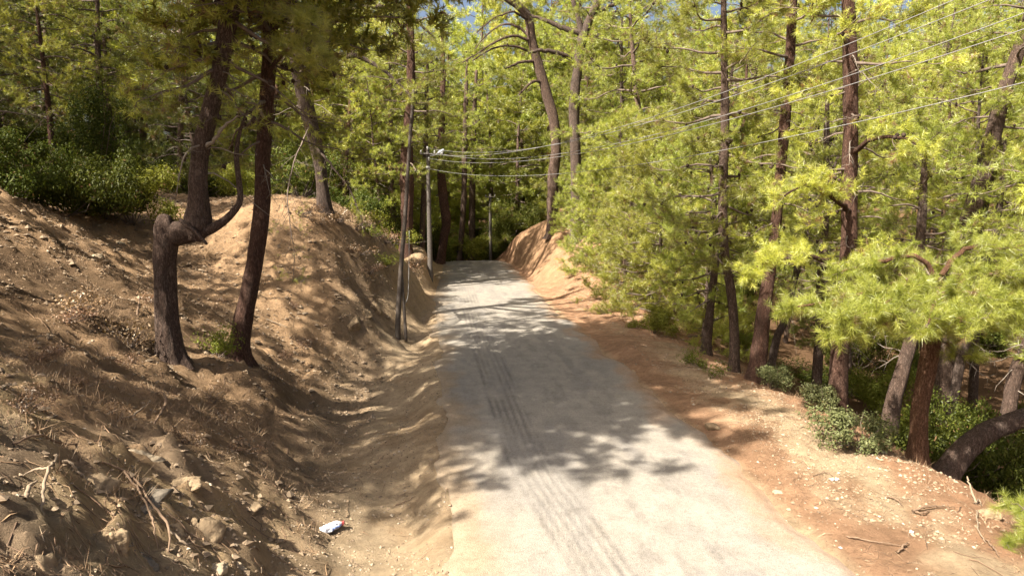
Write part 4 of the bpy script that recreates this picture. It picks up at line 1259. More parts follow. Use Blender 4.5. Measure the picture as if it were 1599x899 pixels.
for i, (x, y) in enumerate(scatter(rr, 38, (12.0, 36), (13, 50), lambda x, y: seenx(x, y) and x > 11.2 + max(0, 18 - y) * .1, 1.7, tk)):
    bush(['bush', 'bush_wide', 'bush', 'shrub_pale', 'bush_bright'][int(rr.integers(5))], x, y, rr.uniform(.9, 1.7), rr.uniform(1.0, 2.4),
         'leafy shrub on the shaded floor of the right wood', 'undergrowth of the right wood', name='shrub', cat='shrub')
for i, (x, y) in enumerate(scatter(rr, 22, (-9, 14), (56, 68), lambda x, y: x > -5 or y > 60, 1.9, tk)):
    bush(['bush', 'bush_wide', 'bush', 'bush_bright', 'vine'][int(rr.integers(5))], x, y, rr.uniform(1.6, 2.6), rr.uniform(2.0, 3.4),
         'dark leafy bush in the thicket behind the road bend', 'thicket behind the road bend')
for i, (x, y) in enumerate(scatter(rr, 13, (-34, -9), (31, 52), lambda x, y: seenx(x, y) and x < -9 - .1 * (y - 30) and not (x > -15 and y < 33), 1.9, tk)):
    bush(['bush', 'bush_wide', 'dry', 'bush', 'bush_bright'][int(rr.integers(5))], x, y, rr.uniform(1.4, 2.4), rr.uniform(1.6, 3.0),
         'leafy bush under the pines of the left hillside', 'undergrowth of the left hillside')
for i, (x, y) in enumerate(scatter(rr, 14, (-10, -1.9), (38, 56), lambda x, y: x < -2.2 - .06 * (y - 38), 1.5, tk)):
    bush(['bush', 'bush_wide', 'bush', 'sprig', 'vine'][int(rr.integers(5))], x, y, rr.uniform(1.2, 1.9), rr.uniform(1.2, 2.2),
         'dark bush under the pines behind the left mound', 'undergrowth behind the left mound')
for i, (x, y) in enumerate(scatter(rr, 12, (8.6, 18), (40, 56), lambda x, y: True, 1.6, tk)):
    bush(['bush_bright', 'bush', 'dry', 'bush_bright'][int(rr.integers(4))], x, y, rr.uniform(.9, 1.6), rr.uniform(.9, 1.7),
         'shrub on top of the cut bank right of the road', 'shrubs on the cut bank', name='shrub', cat='shrub')

# ------------------------------------------------------------------ poles, lamp and wires
M_pole = simple('weathered_pole_wood', (0.09, 0.078, 0.067), .9, .3, 9.0, .1, .01)  # weathered wood, darkened further to suggest shade on the pole
M_pole_dark = simple('dark_pole_wood', (0.085, 0.070, 0.058), .9, .3, 9.0, .1, .01)
M_steel = simple('galvanised_steel', (0.42, 0.42, 0.42), .5, .15, 12, .4)
M_lamp = simple('lamp_housing', (0.24, 0.25, 0.26), .45, .06, 10, .4)
M_lens = simple('lamp_lens', (0.55, 0.57, 0.58), .2, .05, 10, .5)
M_porc = simple('porcelain', (0.3, 0.29, 0.27), .3, .08, 20, .5)
M_wire = simple('bare_aluminium_wire', (0.20, 0.195, 0.19), .45, .1, 20, .4)


def tube_mesh(name, pts, rad, sides, m, n=None):
    pts = np.asarray(pts, float)
    rad = np.asarray(rad, float) * np.ones(len(pts))
    if n:
        c = catmull(np.concatenate([pts, rad[:, None]], 1), n); pts, rad = c[:, :3], c[:, 3]
    pts = np.concatenate([pts[:1], pts, pts[-1:]])
    rad = np.concatenate([[1e-4], rad, [1e-4]])
    T = pts.copy(); d = norm(pts[-2] - pts[1]) * 1e-4
    pts[0] -= d; pts[-1] += d
    g = Geo(); V, F = tubes(pts[None], rad[None], sides); g.add(V, F, 0)
    return g.mesh(name, [m])


foot = G(672, 431); foot[2] = float(hz(foot[0], foot[1]))
top = P(668, 232, foot[1])
lp = obj('street_lamp', None, None, 'old wooden utility pole carrying the street lamp on the left verge', 'street lamp', None, None, foot)
hgt = top[2] - foot[2]
dx = top[0] - foot[0]
zz = np.linspace(-.6, hgt, 14)
obj('pole', tube_mesh('pole', np.stack([dx * zz / hgt, 0 * zz, zz], -1), .15 - .055 * np.clip(zz / hgt, 0, 1), 14, M_pole), lp)
a0 = np.array([dx, 0, hgt - .42])
pt = lambda px, py: P(px, py, foot[1]) - foot
obj('lamp_arm', tube_mesh('lamp_arm', [a0, pt(674, 243), pt(679, 242), pt(684, 240)], .03, 8, M_steel, 14), lp)
h0, h1 = pt(682, 241), pt(693.5, 234)
s = np.linspace(0, 1, 12)
hd = np.stack([h0 + (h1 - h0) * t for t in s])
prof = .10 * np.sqrt(np.clip(1 - (2 * s - 1.1) ** 2 * .75, .06, 1))
hm = obj('lamp_head', tube_mesh('lamp_head', hd, prof, 14, M_lamp), lp)
lens = np.stack([hd[4] + (hd[10] - hd[4]) * t + np.array([0, -.02, -.075]) for t in np.linspace(0, 1, 8)])
obj('lens', tube_mesh('lens', lens, .075 * np.sqrt(np.clip(1 - (2 * np.linspace(0, 1, 8) - 1) ** 2, .05, 1)), 10, M_lens), hm)
obj('cross_arm', tube_mesh('cross_arm', [a0 + np.array([-.42, -.13, .12]), a0 + np.array([.42, -.13, .12])], .045, 4, M_pole), lp)
for dx_, dz_ in ((-.36, .12), (-.02, .32), (.36, .12), (0.05, -.25), (.05, -.75)):
    q0 = a0 + np.array([dx_, -.15, dz_])
    obj('insulator', tube_mesh('insulator', [q0, q0 + [0, 0, .05], q0 + [0, 0, .09], q0 + [0, 0, .13], q0 + [0, 0, .2]], [.03, .055, .035, .055, .03], 10, M_porc), lp)
obj('clamp', tube_mesh('clamp', [a0 + [0, 0, -.62], a0 + [0, 0, -.52]], .125, 12, M_steel), lp)

f2 = np.array([*P(766, 408, 58)[:2], 0]); f2[2] = float(hz(f2[0], f2[1]))
t2 = P(767, 303, 58)
h2 = t2[2] - f2[2]
fp = obj('utility_pole', None, None, 'plain dark wooden utility pole standing beyond the end of the road', 'utility pole', None, None, f2)
zz = np.linspace(-.6, h2, 10)
obj('pole', tube_mesh('pole', np.stack([0 * zz, 0 * zz, zz], -1), .15 - .04 * zz / h2, 12, M_pole), fp)
obj('cross_arm', tube_mesh('cross_arm', [[-.45, -.14, h2 - .25], [.45, -.14, h2 - .25]], .045, 4, M_pole_dark), fp)
for dx_ in (-.38, .38):
    q0 = np.array([dx_, -.14, h2 - .21])
    obj('insulator', tube_mesh('insulator', [q0, q0 + [0, 0, .05], q0 + [0, 0, .09], q0 + [0, 0, .16]], [.03, .055, .035, .03], 8, M_porc), fp)

f3 = G(621, 527)
wp = obj('wooden_pole', None, None, 'leaning slender grey-brown wooden pole with a short brace at its foot, by the ditch', 'pole', None, None, f3)
pp = [np.array([0, 0, -.4])] + [P(a, b, f3[1]) - f3 for a, b in ((621.5, 500), (626, 420), (631, 360), (635, 300), (640, 220), (646, 140))]
obj('shaft', tube_mesh('shaft', pp, np.array([.11, .10, .085, .075, .068, .06, .05]), 14, M_pole_dark, 40), wp)
obj('brace', tube_mesh('brace', [P(634, 520, f3[1] - .1) - f3 + [0, 0, -.3], P(631, 480, f3[1]) - f3, P(627.5, 425, f3[1] + .05) - f3], [.06, .055, .04], 10, M_pole_dark, 14), wp)
gp = [P(632, 498, 27.2), P(637, 462, 27.3), P(638.5, 420, 27.5), P(639, 360, 27.7)]
gp[0][2] = float(hz(gp[0][0], gp[0][1])) - .05
obj('guy_wire', tube_mesh('guy_wire', gp, .012, 6, M_wire, 20), None, 'thin pale guy wire hanging behind the leaning wooden pole', 'wire')

WIRES = [
    ([(706, 234.5), (780, 234), (870, 226.5), (1000, 191), (1075, 158), (1250, 97), (1500, 0)], 0, 'topmost of the five pale power lines crossing the upper right'),
    ([(706, 236.5), (780, 236), (870, 228.5), (1000, 195), (1110, 156), (1290, 96), (1560, 0)], 1, 'second power line from the top, close under the topmost one'),
    ([(706, 247), (780, 251.5), (870, 244), (1000, 215), (1075, 193), (1250, 141), (1599, 25)], 2, 'middle one of the five power lines over the road'),
    ([(706, 249), (780, 255), (870, 248), (1000, 222), (1085, 196), (1270, 148), (1599, 50)], 3, 'fourth power line from the top, close under the middle one'),
    ([(720, 268), (820, 275), (1000, 258), (1075, 243), (1270, 205), (1599, 130)], 4, 'lowest of the five power lines, well apart below the others')]
E0 = foot[:2] + np.array([0, -.15])
ins = [(-.36, .2), (-.02, .45), (.36, .2), (.05, -.1), (.05, -.65)]
for pts, i, lab in WIRES:
    s0 = foot + a0 + np.array([ins[i][0], -.15, ins[i][1]])
    e0 = np.array([13.0, -3.0])
    ts, zs = [0.0], [s0[2]]
    for px, py in pts[2:]:
        d = ray(px, py)
        # where the vertical plane of the wire meets the sight line
        u = e0 - s0[:2]
        A = np.array([[u[0], -d[0]], [u[1], -d[1]]])
        t, k = np.linalg.solve(A, CAM[:2] - s0[:2])
        ts.append(t); zs.append(CAM[2] + d[2] * k)
    co = np.polyfit(ts, zs, 2, w=[3] + [1] * (len(ts) - 1))
    t = np.linspace(0, 1, 70)
    pth = np.stack([s0[0] + (e0[0] - s0[0]) * t, s0[1] + (e0[1] - s0[1]) * t, np.polyval(co, t)], -1)
    obj('power_line', tube_mesh('power_line', pth, 0.0075, 6, M_wire), None, lab, 'wire', 'power lines strung from the street lamp pole')

# ------------------------------------------------------------------ rocks, roots, sticks, litter
M_rock = simple('weathered_rock', (0.235, 0.172, 0.105), .95, .45, 9.0, .05, .05)
M_rock_grey = simple('grey_rock', (0.135, 0.113, 0.086), .95, .4, 9.0, .05, .05)
M_rock_pale = simple('pale_rock', (0.27, 0.215, 0.145), .95, .3, 9.0, .05, .03)
M_root = simple('bleached_root', (0.21, 0.16, 0.11), .9, .25, 14.0, .1, .004)
M_root_dark = simple('brown_root', (0.17, 0.115, 0.075), .9, .3, 14.0, .1, .004)


def rock_mesh(seed, sc, m):
    r = np.random.default_rng(seed)
    n = 64
    th, ph = np.meshgrid(np.linspace(0, 2 * math.pi, n, endpoint=False), np.linspace(0.04, math.pi - .04, n // 2))
    D = np.stack([np.sin(ph) * np.cos(th), np.sin(ph) * np.sin(th), np.cos(ph)], -1)
    rad = np.full(D.shape[:2], 1.25)
    D2 = norm(D + .10 * np.stack([vnoise(D[..., 0] * 3 + k * 7, D[..., 1] * 3, D[..., 2] * 3, seed + k) for k in range(3)], -1))
    for k in range(11):
        nn = r.normal(size=3); nn /= np.linalg.norm(nn)
        c = D2 @ nn
        lim = np.where(c > .12, r.uniform(.55, .95) / np.maximum(c, .12), 9)
        rad = np.minimum(rad, lim)
    for f, am in ((3, .10), (7, .06), (15, .035), (30, .02)):
        rad = rad * (1 + am * vnoise(D[..., 0] * f, D[..., 1] * f, D[..., 2] * f * 1.6, seed + f))
    V = (D * rad[..., None]).reshape(-1, 3) * np.asarray(sc)
    a = r.uniform(0, 6.28); c, s = math.cos(a), math.sin(a)
    V = V @ np.array([[c, s, 0], [-s, c, 0], [0, 0, 1]])
    idx = np.arange(D.shape[0] * n).reshape(-1, n)
    q = np.stack([idx[:-1], idx[1:], np.roll(idx[1:], -1, 1), np.roll(idx[:-1], -1, 1)], -1).reshape(-1, 4)
    g = Geo(); g.add(V, q, 0, .5, True)
    return g.mesh('rock', [m])


for i, (px, py, w_, h_, m_, lab) in enumerate([
    (222, 714, 66, 34, M_rock_pale, 'pale sunlit flat-topped stone jutting from the left bank above the grey slab'),
    (312, 838, 78, 82, M_rock, 'large angular brown rock with a dark right face low on the left bank'),
    (205, 775, 110, 95, M_rock_grey, 'broad grey rock slab sunk in the left bank among roots'),
    (140, 765, 70, 50, M_rock, 'tan rock ledge right of the forked pale root'),
    (175, 838, 74, 70, M_rock, 'rounded brown rock left of the grey slab low in the bank'),
    (232, 878, 56, 46, M_rock_grey, 'small wedge rock at the bottom between the two brown rocks'),
    (262, 800, 60, 70, M_rock, 'tall narrow brown rock between grey slab and large angular rock'),
    (330, 888, 36, 24, M_rock_pale, 'pale loose stone under the large angular brown rock'),
    (372, 884, 26, 18, M_rock_pale, 'small pale loose stone at the foot of the left bank'),
    (60, 870, 120, 90, M_rock, 'crumbly ochre boulder at the bottom left corner'),
    (292, 752, 44, 30, M_rock, 'small brown stone on the sunlit ridge of the left bank'),
    (385, 792, 40, 18, M_rock, 'low tan stone on the lip above the ditch near the plastic bag'),
    (588, 484, 22, 30, M_rock, 'upright jagged rock at the foot of the left mound near the pole'),
    (572, 492, 18, 18, M_rock, 'smaller jagged rock left of the upright one at the mound foot'),
    (554, 505, 26, 20, M_rock, 'low rough rock at the mound foot above the ditch'),
    (188, 380, 14, 5, M_rock_pale, 'flat pale stone lying on the gully floor'),
    (148, 400, 18, 9, M_rock_pale, 'pale stone on the lit slope left of the gully'),
    (1213, 769, 14, 9, M_rock_pale, 'whitish stone lying at the right edge of the road'),
    (1112, 668, 26, 16, M_rock, 'tan stone on the right verge beside the patch of dead grass'),
    (1546, 805, 30, 16, M_rock, 'tan stone among the dry sticks on the right verge')]):
    p = G(px, py)
    d = np.linalg.norm(p - CAM)
    k = d / FPX / 2
    ob = obj('rock', rock_mesh(300 + i, (w_ * k, w_ * k * .9, h_ * k), m_), None, lab, 'rock', None, None, p + np.array([.25 * w_ * k * (-1 if p[0] < 0 and i < 12 else 0), .3 * w_ * k * (i < 12), -(.8 if i < 12 else .25) * h_ * k]))
    ob.rotation_euler = (rr.normal(0, .15), rr.normal(0, .15), 0)


def lie(pts, lift, n=None):
    """a line of photograph points laid on the ground, lifted in places"""
    w_ = np.array([G(*a) for a in pts])
    w_[:, 2] += np.asarray(lift) * np.ones(len(w_))
    return w_


for i, (pts, lift, rad, m_, lab, nm) in enumerate([
    ([(65, 812), (70, 788), (78, 765), (86, 748), (71, 729)], [-.02, .14, .2, .16, .04], [.016, .016, .014, .011, .005], M_root, 'forked pale root standing clear of the lower left bank', 'root'),
    ([(79, 762), (56, 752), (34, 747)], [.18, .12, .0], [.014, .012, .005], M_root, 'thin pale root branching left off the forked pale root', 'root'),
    ([(86, 752), (91, 731), (83, 716)], [.16, .12, .0], [.014, .011, .005], M_root, 'thin root rising above the forked pale root', 'root'),
    ([(98, 723), (113, 741), (144, 759)], [.03, .10, .0], [.016, .014, .006], M_root, 'bent root above the tan rock ledge', 'root'),
    ([(39, 783), (48, 772), (60, 763)], [.0, .08, .06], [.02, .018, .008], M_root, 'short pale root stub left of the forked pale root', 'root'),
    ([(160, 725), (207, 751), (233, 793), (264, 835), (262, 862)], [.02, .06, .09, .10, .0], [.010, .014, .015, .014, .007], M_root_dark, 'long root snaking down over the grey slab', 'root'),
    ([(190, 740), (222, 786), (240, 830), (246, 856)], [.05, .09, .07, .0], [.012, .012, .010, .005], M_root_dark, 'thinner brown root running beside the long root', 'root'),
    ([(266, 838), (292, 856), (318, 869)], [.06, .05, .02], [.014, .012, .006], M_root, 'root crossing below the large angular rock', 'root'),
    ([(237, 636), (222, 645), (205, 655), (190, 652)], [.12, .06, .05, .0], [.01, .014, .016, .01], M_root, 'pale dead branch on the sunlit ridge of the left bank', 'branch'),
    ([(238, 668), (252, 654), (260, 640), (255, 622), (241, 613)], [.0, .08, .12, .1, .0], [.014, .02, .024, .022, .01], M_root_dark, 'curved orange-brown root looped on the shaded left slope', 'root'),
    ([(212, 505), (216, 490), (219, 478)], [-.05, .10, .22], [.03, .025, .015], M_root_dark, 'broken stick standing up left of the kneed pine foot', 'stick'),
    ([(330, 855), (300, 840), (270, 815), (240, 795)], [.02, .03, .04, .02], [.008, .008, .007, .004], M_root_dark, 'thin dark root over the face of the large angular rock', 'root'),
    ([(20, 700), (60, 690), (110, 700), (170, 692)], [.03, .05, .04, .02], [.012, .012, .010, .006], M_root_dark, 'long brown stick lying across the upper left bank', 'stick'),
    ([(395, 495), (420, 503), (448, 512)], [.02, .05, .02], [.025, .022, .012], M_root, 'pale fallen branch in the gully right of the leaning dark pine', 'branch'),
    ([(1384, 778), (1398, 784), (1410, 792)], [.03, .05, .02], [.014, .012, .006], M_root_dark, 'short dark twig lying midway on the right verge', 'stick'),
    ([(1425, 803), (1450, 797), (1490, 795)], [.04, .07, .03], [.02, .018, .006], M_root_dark, 'dark forked stick lying near the wood edge of the right verge', 'stick'),
    ([(1424, 801), (1440, 806), (1452, 800)], [.03, .06, .03], [.014, .012, .006], M_root_dark, 'second dark stick crossing the forked one on the right verge', 'stick'),
    ([(1508, 766), (1516, 778), (1524, 788)], [.26, .14, .02], [.012, .018, .02], M_root, 'pale broken stake leaning up at the rim of the right verge', 'stick'),
    ([(1522, 788), (1528, 784), (1532, 790)], [.02, .05, .02], [.014, .012, .008], M_root, 'short pale stick at the foot of the broken stake', 'stick'),
    ([(1322, 840), (1365, 848), (1412, 856)], [.02, .03, .02], [.012, .010, .005], M_root_dark, 'long thin twig along the red edge of the right verge', 'stick'),
    ([(1400, 866), (1410, 857), (1418, 850)], [.02, .05, .04], [.014, .014, .006], M_root_dark, 'short crooked stick at the end of the long thin twig', 'stick'),
    ([(1525, 800), (1527, 830), (1540, 850)], [.03, .05, .02], [.014, .012, .006], M_root, 'pale curved stick among debris at the right edge', 'stick'),
    ([(1540, 845), (1552, 862), (1560, 870)], [.02, .04, .02], [.016, .012, .006], M_root_dark, 'dark stub of branch at the far right of the verge', 'stick'),
    ([(1270, 745), (1290, 740), (1310, 752)], [.02, .03, .02], [.008, .007, .004], M_root_dark, 'thin arched twig on the pale gravel of the right verge', 'stick'),
    ([(520, 826), (533, 823), (548, 822)], [.05, .05, .02], [.006, .006, .004], M_root, 'thin straw stick lying beside the plastic bag', 'stick'),
    ([(618, 790), (640, 782), (648, 776)], [.01, .02, .01], [.009, .008, .004], M_root_dark, 'thin twig on the left verge gravel right of the plastic bag', 'stick')]):
    w_ = lie(pts, lift)
    o = w_[len(w_) // 2].copy()
    g = Geo()
    rad = np.asarray(rad)
    c = catmull(np.concatenate([w_ - o, rad[:, None]], 1), 22)
    c[:, :3] += np.random.default_rng(i).normal(0, .006, (22, 3))
    V, F = tubes(c[None, :, :3], c[None, :, 3], 7); g.add(V, F, 0)
    obj(nm, g.mesh(nm, [m_]), None, lab, nm, None, None, o)

# plastic bag in the ditch
m, n, b = mat('printed_plastic')
tc = node(n, 'ShaderNodeTexCoord')
no = node(n, 'ShaderNodeTexNoise', Scale=7.0, Detail=1.0)
n.links.new(tc.outputs['Object'], no.inputs[0])
cr = ramp(n, [(0.56, (.62, .62, .64)), (0.59, (.25, .36, .70))])
n.links.new(no.outputs[0], cr.inputs[0]); n.links.new(cr.outputs[0], b.inputs['Base Color'])
b.inputs['Roughness'].default_value = .35
p = G(516, 829)
u, v = np.meshgrid(np.linspace(-1, 1, 34), np.linspace(0, 2 * math.pi, 30, endpoint=False))
pr = np.sqrt(np.clip(1 - np.abs(u) ** 2.6, .02, 1))
wr = 1 + .28 * vnoise(u * 3.5, np.cos(v) * 2.2, np.sin(v) * 2.2, 5) + .14 * vnoise(u * 9, np.cos(v) * 6, np.sin(v) * 6, 6)
bx = u * .20; by = np.cos(v) * .085 * pr * wr; bz = np.maximum(np.sin(v) * .065 * pr * wr + .045, -.01)
by += .04 * np.sin(u * 2)
Vb = np.stack([bx, by, bz], -1)
idx = np.arange(u.size).reshape(u.shape)
q = np.stack([idx[:, :-1], idx[:, 1:], np.roll(idx, -1, 0)[:, 1:], np.roll(idx, -1, 0)[:, :-1]], -1).reshape(-1, 4)
bagroot = obj('plastic_bag', None, None, 'crumpled white plastic bag with blue print and red corner beside the ditch', 'bag', None, None, p + np.array([0, 0, .01]))
bagroot.rotation_euler = (0, 0, .45)
g = Geo(); g.add(Vb.reshape(-1, 3), q, 0); obj('bag', g.mesh('bag', [m]), bagroot)
M_red = simple('red_print_plastic', (.50, .10, .09), .4, .2, 20, .3)
g = Geo(); g.add(Vb.reshape(-1, 3) * np.array([.2, .4, .5]) + np.array([.215, .05, .012]), q, 0); obj('red_corner', g.mesh('red_corner', [M_red]), bagroot)
M_paper = simple('white_litter', (.55, .55, .56), .6, .06, 20, .3)
for i, (px, py, w_, lab) in enumerate([(1303, 749, .16, 'crumpled white plastic scrap on the gravel of the right verge'),
                                       (1423, 832, .08, 'small white paper scrap on the right verge below the dark sticks'),
                                       (1312, 857, .05, 'tiny white scrap at the right edge of the road'),
                                       (1220, 818, .06, 'tiny white scrap beside the red soil along the right road edge')]):
    p = G(px, py)
    a, c = np.meshgrid(np.linspace(-1, 1, 9), np.linspace(-1, 1, 7))
    z = .25 * vnoise(a * 2 + i, c * 2, None, i) + .12 * vnoise(a * 5, c * 5, None, i + 3)
    Vs = np.stack([a * w_ / 2, c * w_ * .35, (z + .32) * w_ * .35], -1).reshape(-1, 3)
    idx = np.arange(63).reshape(7, 9)
    q = np.stack([idx[:-1, :-1], idx[:-1, 1:], idx[1:, 1:], idx[1:, :-1]], -1).reshape(-1, 4)
    g = Geo(); g.add(np.concatenate([Vs, Vs - np.array([0, 0, .004])]), np.concatenate([q, q[:, ::-1] + 63]), 0)
    ob = obj('paper_scrap', g.mesh('paper_scrap', [M_paper]), None, lab, 'litter', None, None, p); ob.rotation_euler = (0, 0, i * .8)

# ------------------------------------------------------------------ loose stuff on the ground
def stone_mat():
    m, n, b = mat('loose_stones')
    at = node(n, 'ShaderNodeAttribute', attribute_name='tone')
    cr = ramp(n, [(0, (.12, .085, .052)), (.3, (.19, .135, .083)), (.6, (.26, .19, .12)), (.85, (.31, .24, .16)), (1, (.40, .34, .26))])
    n.links.new(at.outputs['Fac'], cr.inputs[0]); n.links.new(cr.outputs[0], b.inputs['Base Color'])
    b.inputs['Roughness'].default_value = .95
    return m


def litter_mat():
    m, n, b = mat('dry_litter')
    at = node(n, 'ShaderNodeAttribute', attribute_name='tone')
    cr = ramp(n, [(0, (.07, .045, .028)), (.4, (.15, .09, .05)), (.75, (.27, .17, .09)), (1, (.40, .30, .19))])
    n.links.new(at.outputs['Fac'], cr.inputs[0]); n.links.new(cr.outputs[0], b.inputs['Base Color'])
    b.inputs['Roughness'].default_value = .9
    return m


M_stones, M_litter = stone_mat(), litter_mat()
r = np.random.default_rng(5)


def region(n, f):
    """n points over the near ground kept with probability f(x, y)"""
    out = []
    tot = 0
    while tot < n:
        yy = 4.5 + 36 * r.random(40000) ** 1.9
        xx = r.uniform(-13, 11, 40000)
        k = r.random(40000) < f(xx, yy)
        out.append(np.stack([xx[k], yy[k]], -1)); tot += k.sum()
    return np.concatenate(out)[:n]


def stones(n, f, smin, smax):
    p = region(n, f)
    s = smin * (r.random(n) * (1 - (smin / smax) ** 1.6) + (smin / smax) ** 1.6) ** (-1 / 1.6)
    s = np.minimum(s, smax)
    base = np.array([[1, 0, 0], [0, 1, 0], [-1, 0, 0], [0, -1, 0], [0, 0, 1], [0, 0, -1.0]])
    V = base[None] * r.uniform(.55, 1.15, (n, 6, 1)) + r.normal(0, .14, (n, 6, 3))
    a = r.uniform(0, 6.28, n); ca, sa = np.cos(a)[:, None], np.sin(a)[:, None]
    V = np.stack([V[..., 0] * ca - V[..., 1] * sa, V[..., 0] * sa + V[..., 1] * ca, V[..., 2] * .62], -1) * s[:, None, None]
    c = np.stack([p[:, 0], p[:, 1], hz(p[:, 0], p[:, 1]) + s * .18], -1)
    V = (V + c[:, None]).reshape(-1, 3)
    f8 = np.array([[0, 1, 4], [1, 2, 4], [2, 3, 4], [3, 0, 4], [1, 0, 5], [2, 1, 5], [3, 2, 5], [0, 3, 5]])
    F = (f8[None] + 6 * np.arange(n)[:, None, None]).reshape(-1, 3)
    return V, F, np.repeat(np.clip(r.normal(.5, .23, n), 0, 1), 6)


def flecks(n, f, lmin, lmax, wd):
    p = region(n, f)
    L = r.uniform(lmin, lmax, n); a = r.uniform(0, 6.28, n)
    d = np.stack([np.cos(a), np.sin(a)], -1)
    e0, e1 = p - d * L[:, None] / 2, p + d * L[:, None] / 2
    s = np.stack([-d[:, 1], d[:, 0]], -1) * wd * r.uniform(.5, 1.3, n)[:, None]
    lift = r.uniform(.004, .03, n)
    z0 = hz(e0[:, 0], e0[:, 1]) + .006; z1 = hz(e1[:, 0], e1[:, 1]) + .006; zm = hz(p[:, 0], p[:, 1]) + lift
    V = np.stack([np.stack([e0[:, 0], e0[:, 1], z0], -1), np.stack([p[:, 0] + s[:, 0], p[:, 1] + s[:, 1], zm], -1),
                  np.stack([e1[:, 0], e1[:, 1], z1], -1), np.stack([p[:, 0] - s[:, 0], p[:, 1] - s[:, 1], zm], -1)], 1).reshape(-1, 3)
    return V, np.arange(n * 4).reshape(-1, 4), np.repeat(np.clip(r.normal(.5, .25, n), 0, 1), 4)


offroad = lambda x, y: (x < .3) | (x > 5.75)
f_right = lambda x, y: ((x > 5.7) & (x < 9.6)) * (.25 + .75 * (x > 6.5)) * (fbm(x / 1.2, y / 1.2, 2, 201) > -.25)
f_left = lambda x, y: ((x < .4) & (x > -2.2)) * .8 * (fbm(x / .9, y / .9, 2, 211) > -.3)
f_bank = lambda x, y: (x < -1.7) * (.45 + .4 * (y < 11)) * (fbm(x / 1.0, y / 1.0, 2, 221) > -.1)
g = Geo()
for n_, f, a_, b_ in ((8500, f_right, .011, .055), (6500, f_left, .011, .05), (9000, f_bank, .011, .06)):
    V, F, T = stones(n_, f, a_, b_); g.add(V, F, 0, np.clip(T + (.08 if f is not f_bank else 0), 0, .93), False)
f_road = lambda x, y: ((x > .2) & (x < 5.8)) * (.06 + .9 * (np.minimum(x - .05, 5.9 - x) < .55))
V, F, T = stones(3500, f_road, .008, .028); g.add(V, F, 0, T, False)
f_clod = lambda x, y: (x < -1.5) * .9 * (fbm(x / .8, y / .8, 2, 271) > .05)
V, F, T = stones(3800, f_clod, .022, .11); g.add(V, F, 0, np.clip(T * .55, 0, 1), False)
V, F, T = stones(4200, lambda x, y: (x < -1.4) * (y > 17) * (y < 33) * .9, .022, .12); g.add(V, F, 0, np.clip(T * .75, 0, 1), False)
obj('gravel', g.mesh('gravel', [M_stones]), kind='stuff')
g = Geo()
for n_, f, a_, b_, w_ in ((48000, lambda x, y: (x < -1.6) * (fbm(x / 1.4, y / 1.4, 2, 231) > -.2) * .9, .06, .17, .004),
                          (5000, lambda x, y: (x < -.4) * (.25 + .75 * (y > 11.5)) * (fbm(x / .8, y / .8, 2, 241) > 0) * .9, .03, .07, .016),
                          (10000, lambda x, y: (x > 5.9) * (fbm(x / .9, y / .9, 2, 251) > .0) * .9, .05, .15, .005),
                          (2600, lambda x, y: offroad(x, y) * .5, .15, .5, .006)):
    V, F, T = flecks(n_, f, a_, b_, w_); g.add(V, F, 0, T, False)
obj('needle_litter', g.mesh('needle_litter', [M_litter]), kind='stuff')
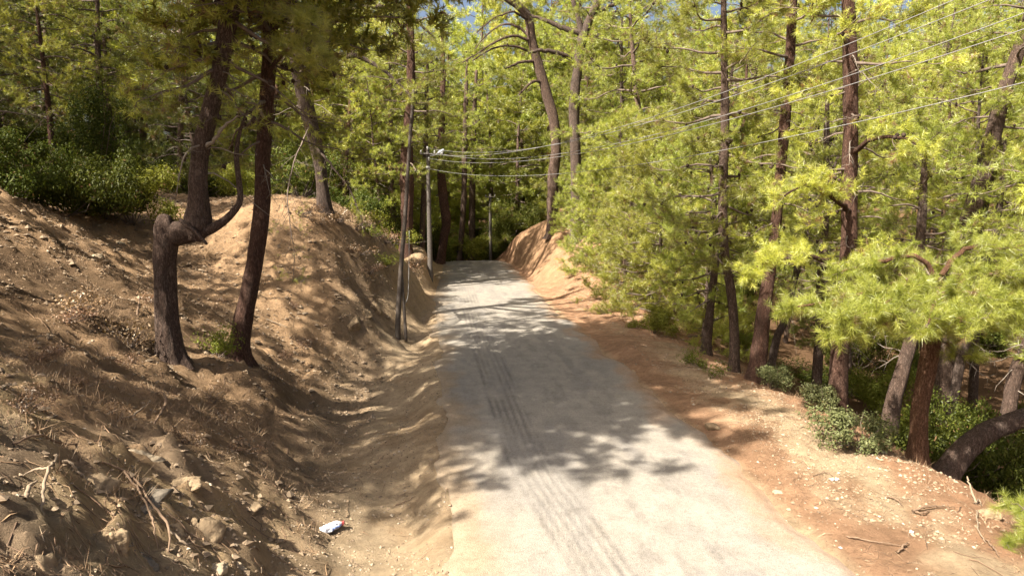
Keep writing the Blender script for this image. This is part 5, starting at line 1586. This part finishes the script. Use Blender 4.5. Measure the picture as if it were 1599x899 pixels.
# dry grass in wisps
p = region(1700, lambda x, y: ((x < -1.6) & (y < 34)) * (fbm(x / 1.1, y / 1.1, 2, 261) > .25) + .25 * (x > 8.6))
K = 14
bp_ = np.repeat(p, K, 0) + r.normal(0, .05, (len(p) * K, 2))
zb = hz(bp_[:, 0], bp_[:, 1])
d = np.stack([r.normal(0, .5, len(bp_)), r.normal(0, .5, len(bp_)), r.uniform(.5, 1.2, len(bp_))], -1) * r.uniform(.06, .26, len(bp_))[:, None]
b0 = np.stack([bp_[:, 0], bp_[:, 1], zb - .01], -1)
s_ = norm(np.cross(d, r.normal(size=d.shape))) * .004
V = np.stack([b0 + s_, b0 - s_, b0 + d], 1).reshape(-1, 3)
g = Geo(); g.add(V, np.arange(len(V)).reshape(-1, 3), 0, np.repeat(r.uniform(.5, 1, len(b0)), 3), False)
obj('dry_grass', g.mesh('dry_grass', [M_litter]), kind='stuff')

# roots let out by the eroding banks and twigs blown down, too many to count
def ground_lines(n, f, lmin, lmax, rad, downhill, seed):
    q_ = np.random.default_rng(seed)
    p = region(n, f)
    M = 7
    L = q_.uniform(lmin, lmax, n)
    a = q_.uniform(0, 6.28, n)
    pts = np.zeros((n, M, 3)); xy = p.copy()
    for k in range(M):
        pts[:, k, :2] = xy; pts[:, k, 2] = hz(xy[:, 0], xy[:, 1])
        if downhill:
            e = .12
            gx = hz(xy[:, 0] + e, xy[:, 1]) - hz(xy[:, 0] - e, xy[:, 1]); gy = hz(xy[:, 0], xy[:, 1] + e) - hz(xy[:, 0], xy[:, 1] - e)
            a = np.arctan2(-gy, -gx) + q_.normal(0, .55, n)
        else:
            a = a + q_.normal(0, .28, n)
        xy = xy + np.stack([np.cos(a), np.sin(a)], -1) * (L / M)[:, None]
    t = np.linspace(0, 1, M)
    pts[..., 2] += np.abs(q_.normal(.006, .02, (n, M))) * np.sin(t * math.pi) + rad * .5
    R_ = (rad * q_.uniform(.4, 1.3, n))[:, None] * (1 - .7 * t)[None]
    V, F = tubes(pts, R_, 4)
    return V, F, np.repeat(np.clip(q_.normal(.6, .25, n), 0, 1), M * 4)


g = Geo()
V, F, T = ground_lines(420, lambda x, y: (x < -2.0) * (y < 31) * (.3 + .7 * (y < 11)), .3, 1.2, .007, True, 1); g.add(V, F, 0, T)
obj('exposed_roots', g.mesh('exposed_roots', [M_litter]), kind='stuff')
g = Geo()
V, F, T = ground_lines(520, lambda x, y: (x < -1.0) * .8 + (x > 6.4) * .8, .2, .9, .008, False, 2); g.add(V, F, 0, T)
obj('fallen_twigs', g.mesh('fallen_twigs', [M_litter]), kind='stuff')
